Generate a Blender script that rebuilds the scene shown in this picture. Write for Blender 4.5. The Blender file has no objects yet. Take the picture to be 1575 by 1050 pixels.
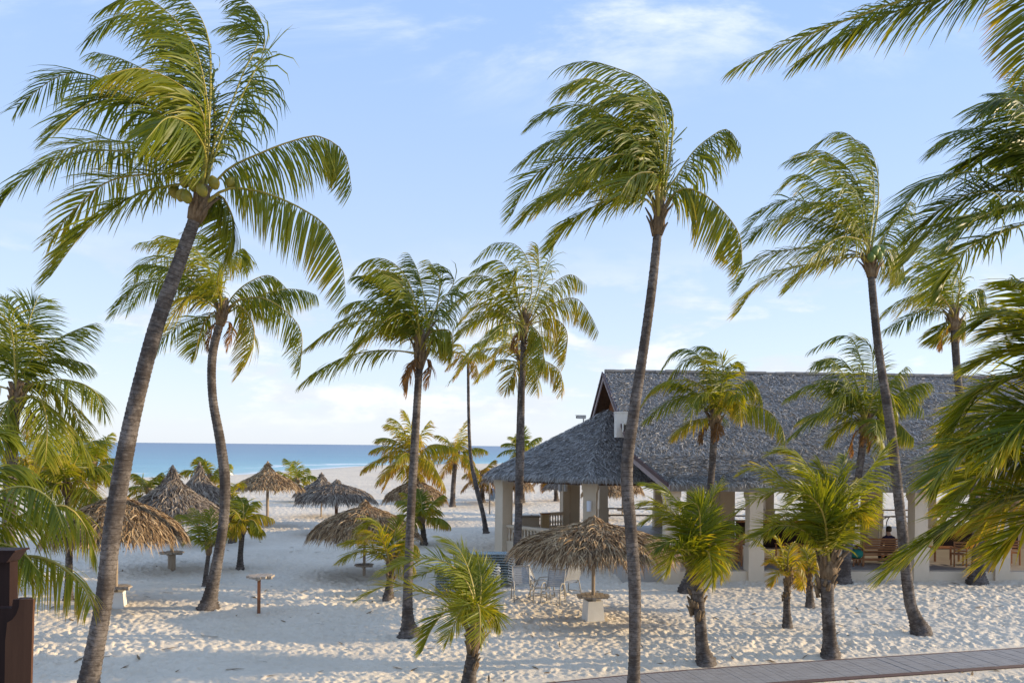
import bpy, math, random
import numpy as np
from mathutils import Vector, Matrix

# ---------------------------------------------------------------- camera, sky, sun, exposure
SC = bpy.context.scene
COL = SC.collection
W_PX, H_PX, F_PX = 1575.0, 1050.0, 1225.0
CAM_H, CY, ROLL = 4.5, 685.8, 0.0097
CR, SR = math.cos(ROLL), math.sin(ROLL)
cam_d = bpy.data.cameras.new('camera')
cam = bpy.data.objects.new('camera', cam_d); COL.objects.link(cam)
cam_d.sensor_width = 36.0
cam_d.lens = 36.0 * F_PX / W_PX
cam_d.shift_y = (CY - H_PX / 2) / W_PX
cam_d.clip_start, cam_d.clip_end = 0.1, 60000
cam.matrix_world = Matrix(((CR, -SR, 0, 0), (0, 0, -1, 0), (SR, CR, 0, CAM_H), (0, 0, 0, 1)))
SC.camera = cam

SUN_EL, SUN_AZ = math.radians(13.5), math.radians(5)      # azimuth measured from +X towards +Y
sun_dir = Vector((math.cos(SUN_EL) * math.cos(SUN_AZ), math.cos(SUN_EL) * math.sin(SUN_AZ), math.sin(SUN_EL)))
sd = bpy.data.lights.new('sun', 'SUN'); sd.energy = 3.15; sd.angle = math.radians(0.5); sd.color = (1.0, 0.80, 0.52)
so = bpy.data.objects.new('sun', sd); COL.objects.link(so)
so.rotation_euler = sun_dir.to_track_quat('Z', 'Y').to_euler()

SC.view_settings.view_transform = 'Standard'
SC.view_settings.look = 'None'
SC.view_settings.exposure = 0.95
SC.view_settings.gamma = 1.0
SC.cycles.max_bounces = 8
SC.cycles.transparent_max_bounces = 8


class NT:
    """small helper for building node trees"""
    def __init__(s, tree):
        s.t = tree; s.n = tree.nodes; s.l = tree.links
    def add(s, typ, **kw):
        n = s.n.new(typ)
        for k, v in kw.items():
            setattr(n, k, v)
        return n
    def put(s, sock, v):
        if isinstance(v, bpy.types.NodeSocket): s.l.new(v, sock)
        elif isinstance(v, tuple) and len(v) == 3 and sock.type == 'RGBA': sock.default_value = (*v, 1)
        else: sock.default_value = v
    def math(s, op, a, b=None, c=None, clamp=False):
        n = s.add('ShaderNodeMath', operation=op); n.use_clamp = clamp
        s.put(n.inputs[0], a)
        if b is not None: s.put(n.inputs[1], b)
        if c is not None: s.put(n.inputs[2], c)
        return n.outputs[0]
    def mix(s, f, a, b, blend='MIX'):
        n = s.add('ShaderNodeMix', data_type='RGBA', blend_type=blend)
        s.put(n.inputs[0], f); s.put(n.inputs[6], a); s.put(n.inputs[7], b)
        return n.outputs[2]
    def noise(s, vec=None, scale=5.0, detail=3.0, rough=0.5, dist=0.0):
        n = s.add('ShaderNodeTexNoise')
        if vec is not None: s.put(n.inputs['Vector'], vec)
        n.inputs['Scale'].default_value = scale; n.inputs['Detail'].default_value = detail
        n.inputs['Roughness'].default_value = rough; n.inputs['Distortion'].default_value = dist
        return n.outputs['Fac']
    def ramp(s, f, stops):
        n = s.add('ShaderNodeValToRGB'); e = n.color_ramp.elements
        while len(e) < len(stops): e.new(0.5)
        for k, (p, c) in enumerate(stops):
            e[k].position = p; e[k].color = (*c, 1) if len(c) == 3 else c
        s.put(n.inputs[0], f)
        return n.outputs[0]
    def smooth(s, v, lo, hi):
        n = s.add('ShaderNodeMapRange', interpolation_type='SMOOTHSTEP')
        s.put(n.inputs[0], v); n.inputs[1].default_value = lo; n.inputs[2].default_value = hi
        return n.outputs[0]
    def attr(s, name):
        return s.add('ShaderNodeAttribute', attribute_name=name).outputs['Fac']
    def mapping(s, vec, scale=(1, 1, 1), rot=(0, 0, 0)):
        n = s.add('ShaderNodeMapping'); s.put(n.inputs[0], vec)
        n.inputs['Scale'].default_value = scale; n.inputs['Rotation'].default_value = rot
        return n.outputs[0]
    def bump(s, h, strength=0.3, dist=0.05):
        n = s.add('ShaderNodeBump'); n.inputs['Strength'].default_value = strength; n.inputs['Distance'].default_value = dist
        s.put(n.inputs['Height'], h)
        return n.outputs[0]


world = bpy.data.worlds.new('World'); SC.world = world; world.use_nodes = True
w = NT(world.node_tree); w.n.clear()
sky = w.add('ShaderNodeTexSky', sky_type='NISHITA')
sky.sun_disc = False; sky.sun_elevation = SUN_EL; sky.sun_rotation = math.pi / 2 - SUN_AZ
sky.altitude = 0; sky.air_density = 1.0; sky.dust_density = 0.6; sky.ozone_density = 2.0
tc = w.add('ShaderNodeTexCoord'); sep = w.add('ShaderNodeSeparateXYZ'); w.l.new(tc.outputs['Generated'], sep.inputs[0])
zz = w.math('MAXIMUM', sep.outputs[2], 0.0)
# high wisps: direction projected on a plane overhead
zc = w.math('MAXIMUM', w.math('ADD', sep.outputs[2], 0.12), 0.05)
cmb = w.add('ShaderNodeCombineXYZ')
w.put(cmb.inputs[0], w.math('DIVIDE', sep.outputs[0], zc)); w.put(cmb.inputs[1], w.math('DIVIDE', sep.outputs[1], zc))
hi = w.noise(w.mapping(cmb.outputs[0], (0.9, 1.5, 1), (0, 0, 0.5)), 1.1, 8, 0.62, 0.4)
hi = w.math('MULTIPLY', w.smooth(hi, 0.47, 0.66), w.smooth(sep.outputs[2], 0.36, 0.50))
# soft cumulus banks low over the sea
low = w.noise(w.mapping(tc.outputs['Generated'], (1, 1, 3.0)), 6.5, 7, 0.58, 0.2)
band = w.math('MULTIPLY', w.smooth(sep.outputs[2], 0.0, 0.06), w.math('SUBTRACT', 1.0, w.smooth(sep.outputs[2], 0.10, 0.27)))
lowm = w.math('MULTIPLY', w.smooth(low, 0.47, 0.60), band)
low2 = w.noise(w.mapping(tc.outputs['Generated'], (1, 1, 2.6)), 11.0, 5, 0.55, 0.1)
veil = w.math('POWER', w.math('SUBTRACT', 1.0, zz), 2.6)
blue = w.mix(veil, (0.265, 0.45, 0.83), (0.665, 0.725, 0.83))
base = w.mix(0.80, sky.outputs[0], w.mix(1.0, blue, (4.7, 4.7, 4.7), 'MULTIPLY'))
base = w.mix(w.math('MULTIPLY', lowm, 0.6), base, w.mix(w.smooth(low2, 0.40, 0.62), (3.05, 3.15, 3.5), (4.3, 4.15, 4.1)))
base = w.mix(w.math('MULTIPLY', hi, 0.62), base, (5.2, 5.1, 5.3))
bg = w.add('ShaderNodeBackground'); w.put(bg.inputs[0], base); bg.inputs[1].default_value = 0.147
out = w.add('ShaderNodeOutputWorld'); w.l.new(bg.outputs[0], out.inputs[0])


# ---------------------------------------------------------------- placing and mesh helpers
def at(px, py, d):
    """photograph pixel + metres in front of the camera -> world point"""
    u, v = (px - W_PX / 2) / F_PX, (CY - py) / F_PX
    return Vector((d * (u * CR - v * SR), d, CAM_H + d * (u * SR + v * CR)))


def ground_depth(px, py):
    u, v = (px - W_PX / 2) / F_PX, (CY - py) / F_PX
    return -CAM_H / (u * SR + v * CR)


rng = np.random.default_rng(7)
random.seed(7)


class MB:
    """collects vertices and faces, links them as ONE mesh object"""
    def __init__(s):
        s.v = []; s.f = []; s.m = []; s.a = {}
    def add(s, verts, faces, mat=0):
        o = len(s.v)
        s.v.extend([tuple(p) for p in verts]); s.f.extend([tuple(i + o for i in f) for f in faces]); s.m.extend([mat] * len(faces))
        return s
    def box(s, c, size, rz=0.0, mat=0, taper=1.0):
        x, y, z = size[0] / 2, size[1] / 2, size[2] / 2
        ca, sa = math.cos(rz), math.sin(rz)
        vs = []
        for dz in (-1, 1):
            t = taper if dz > 0 else 1.0
            for dx, dy in ((-1, -1), (1, -1), (1, 1), (-1, 1)):
                a, b = dx * x * t, dy * y * t
                vs.append((c[0] + a * ca - b * sa, c[1] + a * sa + b * ca, c[2] + dz * z))
        return s.add(vs, [(3, 2, 1, 0), (4, 5, 6, 7), (0, 1, 5, 4), (1, 2, 6, 5), (2, 3, 7, 6), (3, 0, 4, 7)], mat)
    def tube(s, pts, rad, n=8, mat=0, cap=True):
        pts = [Vector(p) for p in pts]
        rad = rad if isinstance(rad, (list, tuple, np.ndarray)) else [rad] * len(pts)
        vs, prev = [], None
        for i, p in enumerate(pts):
            t = (pts[min(i + 1, len(pts) - 1)] - pts[max(i - 1, 0)]).normalized()
            if prev is None:
                ref = Vector((0, 0, 1)) if abs(t.z) < 0.9 else Vector((1, 0, 0))
                a = t.cross(ref).normalized()
            else:
                a = (prev - t * prev.dot(t)).normalized()
            b = t.cross(a); prev = a
            for k in range(n):
                th = 2 * math.pi * k / n
                vs.append(p + (a * math.cos(th) + b * math.sin(th)) * rad[i])
        fs = [(i * n + k, i * n + (k + 1) % n, (i + 1) * n + (k + 1) % n, (i + 1) * n + k) for i in range(len(pts) - 1) for k in range(n)]
        if cap:
            fs.append(tuple(range(n))[::-1]); fs.append(tuple((len(pts) - 1) * n + k for k in range(n)))
        return s.add(vs, fs, mat)
    def lathe(s, prof, c=(0, 0, 0), n=24, mat=0, wob=0.0):
        vs = []
        for i, (r, z) in enumerate(prof):
            for k in range(n):
                th = 2 * math.pi * k / n
                rr = r * (1 + wob * math.sin(3 * th + i) * 0.6 + wob * math.sin(7 * th + 2 * i) * 0.4)
                vs.append((c[0] + rr * math.cos(th), c[1] + rr * math.sin(th), c[2] + z))
        fs = [(i * n + k, i * n + (k + 1) % n, (i + 1) * n + (k + 1) % n, (i + 1) * n + k) for i in range(len(prof) - 1) for k in range(n)]
        if prof[0][0] > 1e-6: fs.append(tuple(range(n))[::-1])
        if prof[-1][0] > 1e-6: fs.append(tuple((len(prof) - 1) * n + k for k in range(n)))
        return s.add(vs, fs, mat)
    def arrays(s, V, F, mat=0):
        o = len(s.v)
        s.v.extend(map(tuple, V.tolist())); s.f.extend(map(tuple, (F + o).tolist())); s.m.extend([mat] * len(F))
        return s
    def build(s, name, mats, parent=None, smooth=False, base=None):
        return link_mesh(name, s.v, s.f, mats, s.m, parent, smooth, base)


def link_mesh(name, verts, faces, mats, midx=None, parent=None, smooth=False, base=None, attrs=None):
    mats = mats if isinstance(mats, (list, tuple)) else [mats]
    if base is None: base = Vector(parent['_base']) if parent is not None and '_base' in parent else Vector((0, 0, 0))
    V = np.asarray(verts, dtype=np.float64).reshape(-1, 3) - np.array(base)
    me = bpy.data.meshes.new(name)
    me.from_pydata(V.tolist(), [], faces)
    for m in mats: me.materials.append(m)
    if midx is not None and len(mats) > 1: me.polygons.foreach_set('material_index', np.asarray(midx, dtype=np.int32))
    if smooth: me.polygons.foreach_set('use_smooth', np.ones(len(me.polygons), dtype=bool))
    for k, a in (attrs or {}).items():
        at_ = me.attributes.new(k, 'FLOAT', 'POINT'); at_.data.foreach_set('value', np.asarray(a, dtype=np.float32))
    me.update()
    o = bpy.data.objects.new(name, me); COL.objects.link(o)
    if parent is not None: o.parent = parent
    else: o.location = base
    return o


def thing(name, label, cat, base=(0, 0, 0), group=None):
    o = bpy.data.objects.new(name, None); COL.objects.link(o)
    o.location = base; o.empty_display_size = 0.3
    o['label'] = label; o['category'] = cat; o['_base'] = tuple(base)
    if group: o['group'] = group
    return o


def tag(o, label, cat, group=None):
    o['label'] = label; o['category'] = cat
    if group: o['group'] = group
    return o


def copy_thing(src, loc, label, group=None, rz=0.0):
    r = src.copy(); COL.objects.link(r); r.location = loc; r.rotation_euler = (0, 0, rz); r['label'] = label
    if group: r['group'] = group
    for ch in list(src.children):
        c = ch.copy(); COL.objects.link(c); c.parent = r
        for g in list(ch.children):
            d = g.copy(); COL.objects.link(d); d.parent = c
    return r


def catmull(P, n):
    P = np.asarray(P, dtype=float)
    Q = np.vstack([2 * P[0] - P[1], P, 2 * P[-1] - P[-2]])
    out_ = []
    for i in range(len(P) - 1):
        p0, p1, p2, p3 = Q[i:i + 4]
        t = np.linspace(0, 1, 12, endpoint=False)[:, None]
        out_.append(0.5 * (2 * p1 + (p2 - p0) * t + (2 * p0 - 5 * p1 + 4 * p2 - p3) * t ** 2 + (3 * p1 - p0 - 3 * p2 + p3) * t ** 3))
    C = np.vstack(out_ + [P[-1:]])
    s = np.concatenate([[0], np.cumsum(np.linalg.norm(np.diff(C[:, :3], axis=0), axis=1))])
    ss = np.linspace(0, s[-1], n)
    return np.stack([np.interp(ss, s, C[:, k]) for k in range(C.shape[1])], 1), s[-1]


# ---------------------------------------------------------------- materials
def new_mat(name):
    m = bpy.data.materials.new(name); m.use_nodes = True
    t = NT(m.node_tree); t.n.clear()
    o = t.add('ShaderNodeOutputMaterial')
    return m, t, o


def principled(t, col, rough=0.6, spec=0.3, normal=None, metal=0.0):
    p = t.add('ShaderNodeBsdfPrincipled')
    t.put(p.inputs['Base Color'], col); t.put(p.inputs['Roughness'], rough)
    p.inputs['Specular IOR Level'].default_value = spec; p.inputs['Metallic'].default_value = metal
    if normal is not None: t.l.new(normal, p.inputs['Normal'])
    return p.outputs[0]


def simple(name, c1, c2, scale=3.0, rough=0.7, spec=0.25, stretch=(1, 1, 1), bump=0.2, bdist=0.01, metal=0.0):
    m, t, o = new_mat(name)
    co = t.add('ShaderNodeTexCoord').outputs['Object']
    v = t.mapping(co, stretch)
    f = t.noise(v, scale, 5, 0.6)
    f2 = t.noise(v, scale * 7, 3, 0.6)
    col = t.mix(t.smooth(f, 0.3, 0.7), c1, c2)
    col = t.mix(0.35, col, t.mix(f2, c1, c2))
    nrm = t.bump(t.math('ADD', f, f2), bump, bdist) if bump else None
    t.l.new(principled(t, col, rough, spec, nrm, metal), o.inputs[0])
    return m


def leaf_mat():
    m, t, o = new_mat('palm_leaf')
    age = t.attr('age')
    isl = t.add('ShaderNodeNewGeometry').outputs['Random Per Island']
    oi = t.add('ShaderNodeObjectInfo').outputs['Random']
    a = t.math('ADD', age, t.math('MULTIPLY', t.math('SUBTRACT', isl, 0.5), 0.17))
    a = t.math('ADD', a, t.math('MULTIPLY', t.math('SUBTRACT', oi, 0.5), 0.12), clamp=True)
    col = t.ramp(a, [(0.0, (0.048, 0.078, 0.010)), (0.25, (0.105, 0.145, 0.011)), (0.45, (0.215, 0.235, 0.013)), (0.64, (0.35, 0.28, 0.024)),
                     (0.80, (0.31, 0.16, 0.030)), (1.0, (0.17, 0.095, 0.045))])
    p = principled(t, col, 0.42, 0.32)
    tr = t.add('ShaderNodeBsdfTranslucent'); t.put(tr.inputs[0], t.mix(1.0, col, (1.9, 1.6, 0.7), 'MULTIPLY'))
    mx = t.add('ShaderNodeMixShader'); mx.inputs[0].default_value = 0.45
    t.l.new(p, mx.inputs[1]); t.l.new(tr.outputs[0], mx.inputs[2]); t.l.new(mx.outputs[0], o.inputs[0])
    return m


def rachis_mat():
    m, t, o = new_mat('palm_rachis')
    col = t.ramp(t.attr('age'), [(0.0, (0.16, 0.19, 0.03)), (0.45, (0.34, 0.29, 0.05)), (0.8, (0.33, 0.20, 0.06)), (1.0, (0.2, 0.12, 0.06))])
    t.l.new(principled(t, col, 0.45, 0.4), o.inputs[0])
    return m


def trunk_mat():
    m, t, o = new_mat('palm_trunk')
    co = t.add('ShaderNodeTexCoord').outputs['Object']
    ln = t.attr('run')
    n1 = t.noise(co, 2.2, 5, 0.65)
    n2 = t.noise(t.mapping(co, (4, 4, 5.0)), 3.0, 4, 0.7)
    n3 = t.noise(t.mapping(co, (3, 3, 30)), 2.0, 3, 0.6)
    ring = t.math('FRACT', t.math('ADD', t.math('DIVIDE', ln, 0.085), t.math('MULTIPLY', n1, 0.9)))
    scar = t.math('SUBTRACT', 1.0, t.smooth(ring, 0.0, 0.22))
    col = t.mix(t.smooth(n1, 0.38, 0.62), (0.075, 0.061, 0.053), (0.195, 0.168, 0.150))
    col = t.mix(t.smooth(n2, 0.40, 0.75), col, (0.052, 0.040, 0.033))
    col = t.mix(t.math('MULTIPLY', scar, 0.75), col, (0.042, 0.032, 0.026))
    col = t.mix(t.math('MULTIPLY', t.smooth(n3, 0.58, 0.75), 0.7), col, (0.25, 0.225, 0.20))
    h = t.math('ADD', t.math('MULTIPLY', ring, 0.6), t.math('ADD', n2, t.math('MULTIPLY', n3, 0.5)))
    t.l.new(principled(t, col, 0.85, 0.15, t.bump(h, 0.7, 0.02)), o.inputs[0])
    return m


def straw_mat(name, stops, rough=0.75, mixn=0.5):
    m, t, o = new_mat(name)
    isl = t.add('ShaderNodeNewGeometry').outputs['Random Per Island']
    co = t.add('ShaderNodeTexCoord').outputs['Object']
    n = t.noise(co, 1.6, 4, 0.6)
    f = t.math('ADD', t.math('MULTIPLY', isl, 1 - mixn * 0.5), t.math('MULTIPLY', t.math('SUBTRACT', n, 0.5), mixn * 1.6))
    col = t.ramp(f, stops)
    p = principled(t, col, rough, 0.22)
    tr = t.add('ShaderNodeBsdfTranslucent'); t.put(tr.inputs[0], col)
    mx = t.add('ShaderNodeMixShader'); mx.inputs[0].default_value = 0.12
    t.l.new(p, mx.inputs[1]); t.l.new(tr.outputs[0], mx.inputs[2]); t.l.new(mx.outputs[0], o.inputs[0])
    return m


def sand_mat():
    m, t, o = new_mat('sand')
    co = t.add('ShaderNodeTexCoord').outputs['Object']
    n1 = t.noise(co, 0.25, 5, 0.6); n2 = t.noise(co, 3.0, 6, 0.65); n3 = t.noise(co, 55.0, 4, 0.7)
    col = t.mix(t.smooth(n1, 0.3, 0.7), (0.67, 0.575, 0.445), (0.74, 0.645, 0.51))
    col = t.mix(t.math('MULTIPLY', t.smooth(n2, 0.52, 0.75), 0.35), col, (0.57, 0.485, 0.37))
    col = t.mix(t.math('MULTIPLY', t.smooth(n3, 0.66, 0.78), 0.35), col, (0.36, 0.29, 0.22))
    wet = t.attr('wet')
    col = t.mix(t.math('MULTIPLY', wet, 0.6), col, (0.40, 0.34, 0.28))
    h = t.math('ADD', t.math('MULTIPLY', n2, 1.0), t.math('MULTIPLY', n3, 0.12))
    t.l.new(principled(t, col, 0.9, 0.12, t.bump(h, 0.75, 0.07)), o.inputs[0])
    return m


def sea_mat():
    m, t, o = new_mat('sea_water')
    geo = t.add('ShaderNodeNewGeometry').outputs['Position']
    off = t.attr('off')
    f = t.math('LOGARITHM', t.math('ADD', off, 1.0), 10.0)
    n_big = t.noise(t.mapping(geo, (0.006, 0.02, 0.02)), 1.0, 4, 0.6)
    f = t.math('ADD', f, t.math('MULTIPLY', t.math('SUBTRACT', n_big, 0.5), 0.35))
    f = t.math('DIVIDE', f, 4.3)
    col = t.ramp(f, [(0.0, (0.34, 0.47, 0.46)), (0.26, (0.20, 0.47, 0.50)), (0.42, (0.090, 0.30, 0.39)), (0.58, (0.050, 0.20, 0.31)), (0.72, (0.025, 0.13, 0.26)), (1.0, (0.02, 0.09, 0.2))])
    # swell lines and chop
    w1 = t.noise(t.mapping(geo, (0.05, 0.35, 1), (0, 0, 0.12)), 1.0, 5, 0.62)
    w2 = t.noise(t.mapping(geo, (0.35, 1.5, 1), (0, 0, -0.1)), 1.0, 4, 0.6)
    col = t.mix(t.math('MULTIPLY', t.smooth(w1, 0.38, 0.7), 0.45), col, t.mix(1.0, col, (0.45, 0.55, 0.65), 'MULTIPLY'))
    # foam on the last metres
    fo = t.noise(t.mapping(geo, (0.10, 0.22, 1)), 1.0, 5, 0.65)
    band1 = t.math('SUBTRACT', 1.0, t.smooth(t.math('ADD', off, t.math('MULTIPLY', fo, 10.0)), 5.0, 10.0))
    b2c = t.math('ABSOLUTE', t.math('SUBTRACT', t.math('ADD', off, t.math('MULTIPLY', fo, 16.0)), 26.0))
    band2 = t.math('MULTIPLY', t.math('SUBTRACT', 1.0, t.smooth(b2c, 1.0, 3.2)), t.smooth(t.noise(t.mapping(geo, (0.03, 0.03, 1)), 1.0, 2), 0.42, 0.55))
    foam = t.math('MAXIMUM', band1, band2, clamp=True)
    col = t.mix(t.math('MULTIPLY', foam, 0.85), col, (0.80, 0.80, 0.79))
    nrm = t.bump(t.math('ADD', w1, t.math('MULTIPLY', w2, 0.5)), 0.35, 0.6)
    p = principled(t, col, 0.30, 0.28, nrm)
    t.l.new(p, o.inputs[0])
    return m


M = {}
M['leaf'] = leaf_mat(); M['rachis'] = rachis_mat(); M['trunk'] = trunk_mat()
M['boot'] = simple('leaf_base_fibre', (0.12, 0.078, 0.046), (0.34, 0.25, 0.16), 5, 0.9, 0.1, (3, 3, 1), 0.8, 0.03)
M['coconut'] = simple('coconut_husk', (0.17, 0.17, 0.02), (0.34, 0.25, 0.03), 4, 0.45, 0.4, (1, 1, 1), 0.1)
M['coconut_green'] = simple('green_coconut_husk', (0.09, 0.16, 0.03), (0.18, 0.22, 0.04), 4, 0.45, 0.4, (1, 1, 1), 0.1)
M['thatch'] = straw_mat('umbrella_thatch', [(0.0, (0.115, 0.075, 0.045)), (0.3, (0.31, 0.195, 0.10)), (0.6, (0.48, 0.34, 0.19)), (0.85, (0.60, 0.46, 0.29)), (1.0, (0.68, 0.57, 0.42))])
M['thatch_grey'] = straw_mat('weathered_umbrella_thatch', [(0.0, (0.11, 0.08, 0.06)), (0.35, (0.26, 0.205, 0.155)), (0.7, (0.41, 0.345, 0.27)), (1.0, (0.56, 0.49, 0.40))])
M['thatch_under'] = simple('thatch_underlayer', (0.13, 0.09, 0.055), (0.24, 0.17, 0.10), 6, 0.95, 0.05, (1, 1, 1), 0.6, 0.04)
M['roof'] = straw_mat('roof_thatch', [(0.0, (0.20, 0.19, 0.175)), (0.4, (0.36, 0.34, 0.315)), (0.75, (0.50, 0.475, 0.44)), (0.92, (0.60, 0.56, 0.50)), (1.0, (0.74, 0.66, 0.55))], 0.6, 0.35)
M['roof_under'] = simple('roof_underlayer', (0.22, 0.205, 0.19), (0.32, 0.30, 0.275), 8, 0.95, 0.05, (1, 1, 1), 0.6, 0.04)
M['ceiling'] = simple('ceiling_boards', (0.085, 0.048, 0.027), (0.14, 0.08, 0.045), 3, 0.7, 0.2, (1, 8, 1))
M['stucco'] = simple('cream_stucco', (0.60, 0.495, 0.365), (0.69, 0.58, 0.445), 1.4, 0.85, 0.15, (1, 1, 0.6), 0.25, 0.006)
M['white_paint'] = simple('white_masonry_paint', (0.70, 0.66, 0.59), (0.80, 0.77, 0.71), 2.0, 0.8, 0.2, (1, 1, 0.5), 0.2, 0.006)
M['floor'] = simple('terrace_tiles', (0.36, 0.33, 0.30), (0.46, 0.43, 0.39), 1.2, 0.45, 0.35)
M['teak'] = simple('teak_slats', (0.30, 0.125, 0.05), (0.42, 0.19, 0.08), 2.2, 0.55, 0.3, (1, 6, 6), 0.3, 0.004)
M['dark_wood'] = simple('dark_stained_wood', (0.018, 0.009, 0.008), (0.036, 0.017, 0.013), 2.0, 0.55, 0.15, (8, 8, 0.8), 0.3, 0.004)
M['brown_panel'] = simple('brown_stained_board', (0.07, 0.032, 0.018), (0.12, 0.056, 0.030), 2.0, 0.6, 0.15, (9, 9, 0.7), 0.25, 0.004)
M['gable_wood'] = simple('gable_cladding', (0.20, 0.075, 0.032), (0.29, 0.115, 0.05), 2.0, 0.6, 0.25, (1, 14, 1), 0.4, 0.01)
M['trim'] = simple('barge_board_paint', (0.30, 0.24, 0.235), (0.38, 0.31, 0.30), 2.0, 0.6, 0.25)
M['trim_dark'] = simple('dark_barge_board', (0.075, 0.045, 0.045), (0.11, 0.07, 0.065), 2.0, 0.6, 0.25)
M['post'] = simple('weathered_post', (0.27, 0.20, 0.14), (0.42, 0.34, 0.26), 2.5, 0.85, 0.15, (6, 6, 0.8), 0.5, 0.01)
M['post_red'] = simple('stained_post', (0.15, 0.065, 0.035), (0.24, 0.11, 0.06), 2.5, 0.7, 0.2, (6, 6, 0.8), 0.4, 0.008)
M['boards'] = simple('weathered_table_boards', (0.30, 0.24, 0.19), (0.47, 0.41, 0.34), 3.0, 0.85, 0.15, (1, 9, 1), 0.5, 0.008)
M['concrete'] = simple('white_concrete', (0.66, 0.62, 0.55), (0.78, 0.74, 0.67), 3.0, 0.85, 0.15, (1, 1, 1), 0.3, 0.006)
M['decking'] = simple('boardwalk_planks', (0.235, 0.22, 0.21), (0.35, 0.335, 0.325), 1.6, 0.8, 0.2, (2, 8, 2), 0.4, 0.006)
M['frame_white'] = simple('white_tube_frame', (0.72, 0.70, 0.62), (0.80, 0.78, 0.70), 3.0, 0.4, 0.4, (1, 1, 1), 0.05)
M['frame_grey'] = simple('grey_tube_frame', (0.33, 0.30, 0.25), (0.42, 0.385, 0.33), 3.0, 0.4, 0.45, (1, 1, 1), 0.05)
M['strap_dark'] = simple('dark_green_straps', (0.20, 0.27, 0.28), (0.30, 0.37, 0.38), 4.0, 0.5, 0.35)
M['rail_dark'] = simple('dark_green_rails', (0.27, 0.31, 0.31), (0.36, 0.39, 0.38), 4.0, 0.5, 0.35)
M['strap_grey'] = simple('grey_vinyl_straps', (0.36, 0.36, 0.36), (0.46, 0.46, 0.45), 4.0, 0.45, 0.35)
M['sunlit_wood'] = simple('sunlit_wood', (0.46, 0.30, 0.15), (0.56, 0.39, 0.21), 2.0, 0.6, 0.2, (6, 6, 1), 0.2, 0.004)  # podium wood lightened to orange tan, in place of sunlight the hall blocks
M['metal'] = simple('brushed_metal', (0.50, 0.50, 0.50), (0.60, 0.60, 0.59), 6.0, 0.35, 0.5, (1, 1, 1), 0.03, 0.002, 0.6)
M['black'] = simple('black_plastic', (0.02, 0.02, 0.022), (0.035, 0.035, 0.037), 6.0, 0.5, 0.3)
M['lamp'] = simple('sconce_shade', (0.68, 0.70, 0.74), (0.76, 0.78, 0.82), 3.0, 0.4, 0.3)
M['teal'] = simple('teal_fabric', (0.03, 0.22, 0.17), (0.05, 0.28, 0.22), 5.0, 0.8, 0.1)
M['bin_blue'] = simple('blue_grey_plastic', (0.20, 0.27, 0.36), (0.26, 0.34, 0.43), 5.0, 0.5, 0.3)
M['skin'] = simple('skin', (0.42, 0.25, 0.17), (0.48, 0.29, 0.20), 8.0, 0.55, 0.3, (1, 1, 1), 0.05)
M['navy'] = simple('navy_shirt', (0.018, 0.022, 0.065), (0.075, 0.05, 0.085), 7.0, 0.85, 0.1)
M['white_shirt'] = simple('white_shirt', (0.66, 0.68, 0.72), (0.74, 0.76, 0.80), 6.0, 0.8, 0.1)
M['trousers'] = simple('dark_trousers', (0.022, 0.022, 0.03), (0.04, 0.04, 0.05), 6.0, 0.85, 0.1)
M['hair'] = simple('dark_hair', (0.022, 0.014, 0.010), (0.05, 0.032, 0.022), 20.0, 0.5, 0.3)
M['sand'] = sand_mat(); M['sea'] = sea_mat()

# ---------------------------------------------------------------- ground: sand and sea
SHORE = np.array([(-900, 20), (-300, 62), (-120, 92), (-75, 104), (-55, 114), (-46, 128), (-42, 152), (-37, 190), (-20, 214), (10, 230), (60, 250), (160, 290), (900, 520)], float)


def noise2(n, cells, seed):
    """tileable value noise on an n x n grid"""
    r = np.random.default_rng(seed); g = r.random((cells, cells))
    x = np.arange(n) * cells / n; i = x.astype(int); f = x - i; f = f * f * (3 - 2 * f)
    i0, i1 = i % cells, (i + 1) % cells
    a = g[i0][:, i0] * (1 - f)[None, :] + g[i0][:, i1] * f[None, :]
    b = g[i1][:, i0] * (1 - f)[None, :] + g[i1][:, i1] * f[None, :]
    return a * (1 - f)[:, None] + b * f[:, None]


def footprint_map(n, seed):
    """tileable height map of trodden sand; one tile = 9 m"""
    r = np.random.default_rng(seed); Hm = np.zeros((n, n)); px = n / 9.0
    yy, xx = np.mgrid[0:n, 0:n]
    for k in range(3000):
        cx, cy = r.random(2) * n; th = r.normal(0.3, 0.9); L = px * r.uniform(0.065, 0.125); Wd = px * r.uniform(0.038, 0.066); dep = r.uniform(0.5, 1.0)
        R = int(L * 3.2); ys = (np.arange(int(cy) - R, int(cy) + R + 1)) % n; xs = (np.arange(int(cx) - R, int(cx) + R + 1)) % n
        dy = (np.arange(int(cy) - R, int(cy) + R + 1) - cy)[:, None]; dx = (np.arange(int(cx) - R, int(cx) + R + 1) - cx)[None, :]
        a = dx * math.cos(th) + dy * math.sin(th); b = -dx * math.sin(th) + dy * math.cos(th)
        q = (a / L) ** 2 + (b / Wd) ** 2
        prof = -np.exp(-q * 1.1) + 0.55 * np.exp(-((np.sqrt(q) - 1.55) ** 2) * 5)
        Hm[np.ix_(ys, xs)] += prof * dep * 0.036
    Hm += (noise2(n, 36, seed + 1) - 0.5) * 0.06 + (noise2(n, 72, seed + 2) - 0.5) * 0.03
    return Hm - Hm.mean()


FP1, FP2 = footprint_map(540, 3), footprint_map(540, 11)


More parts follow.
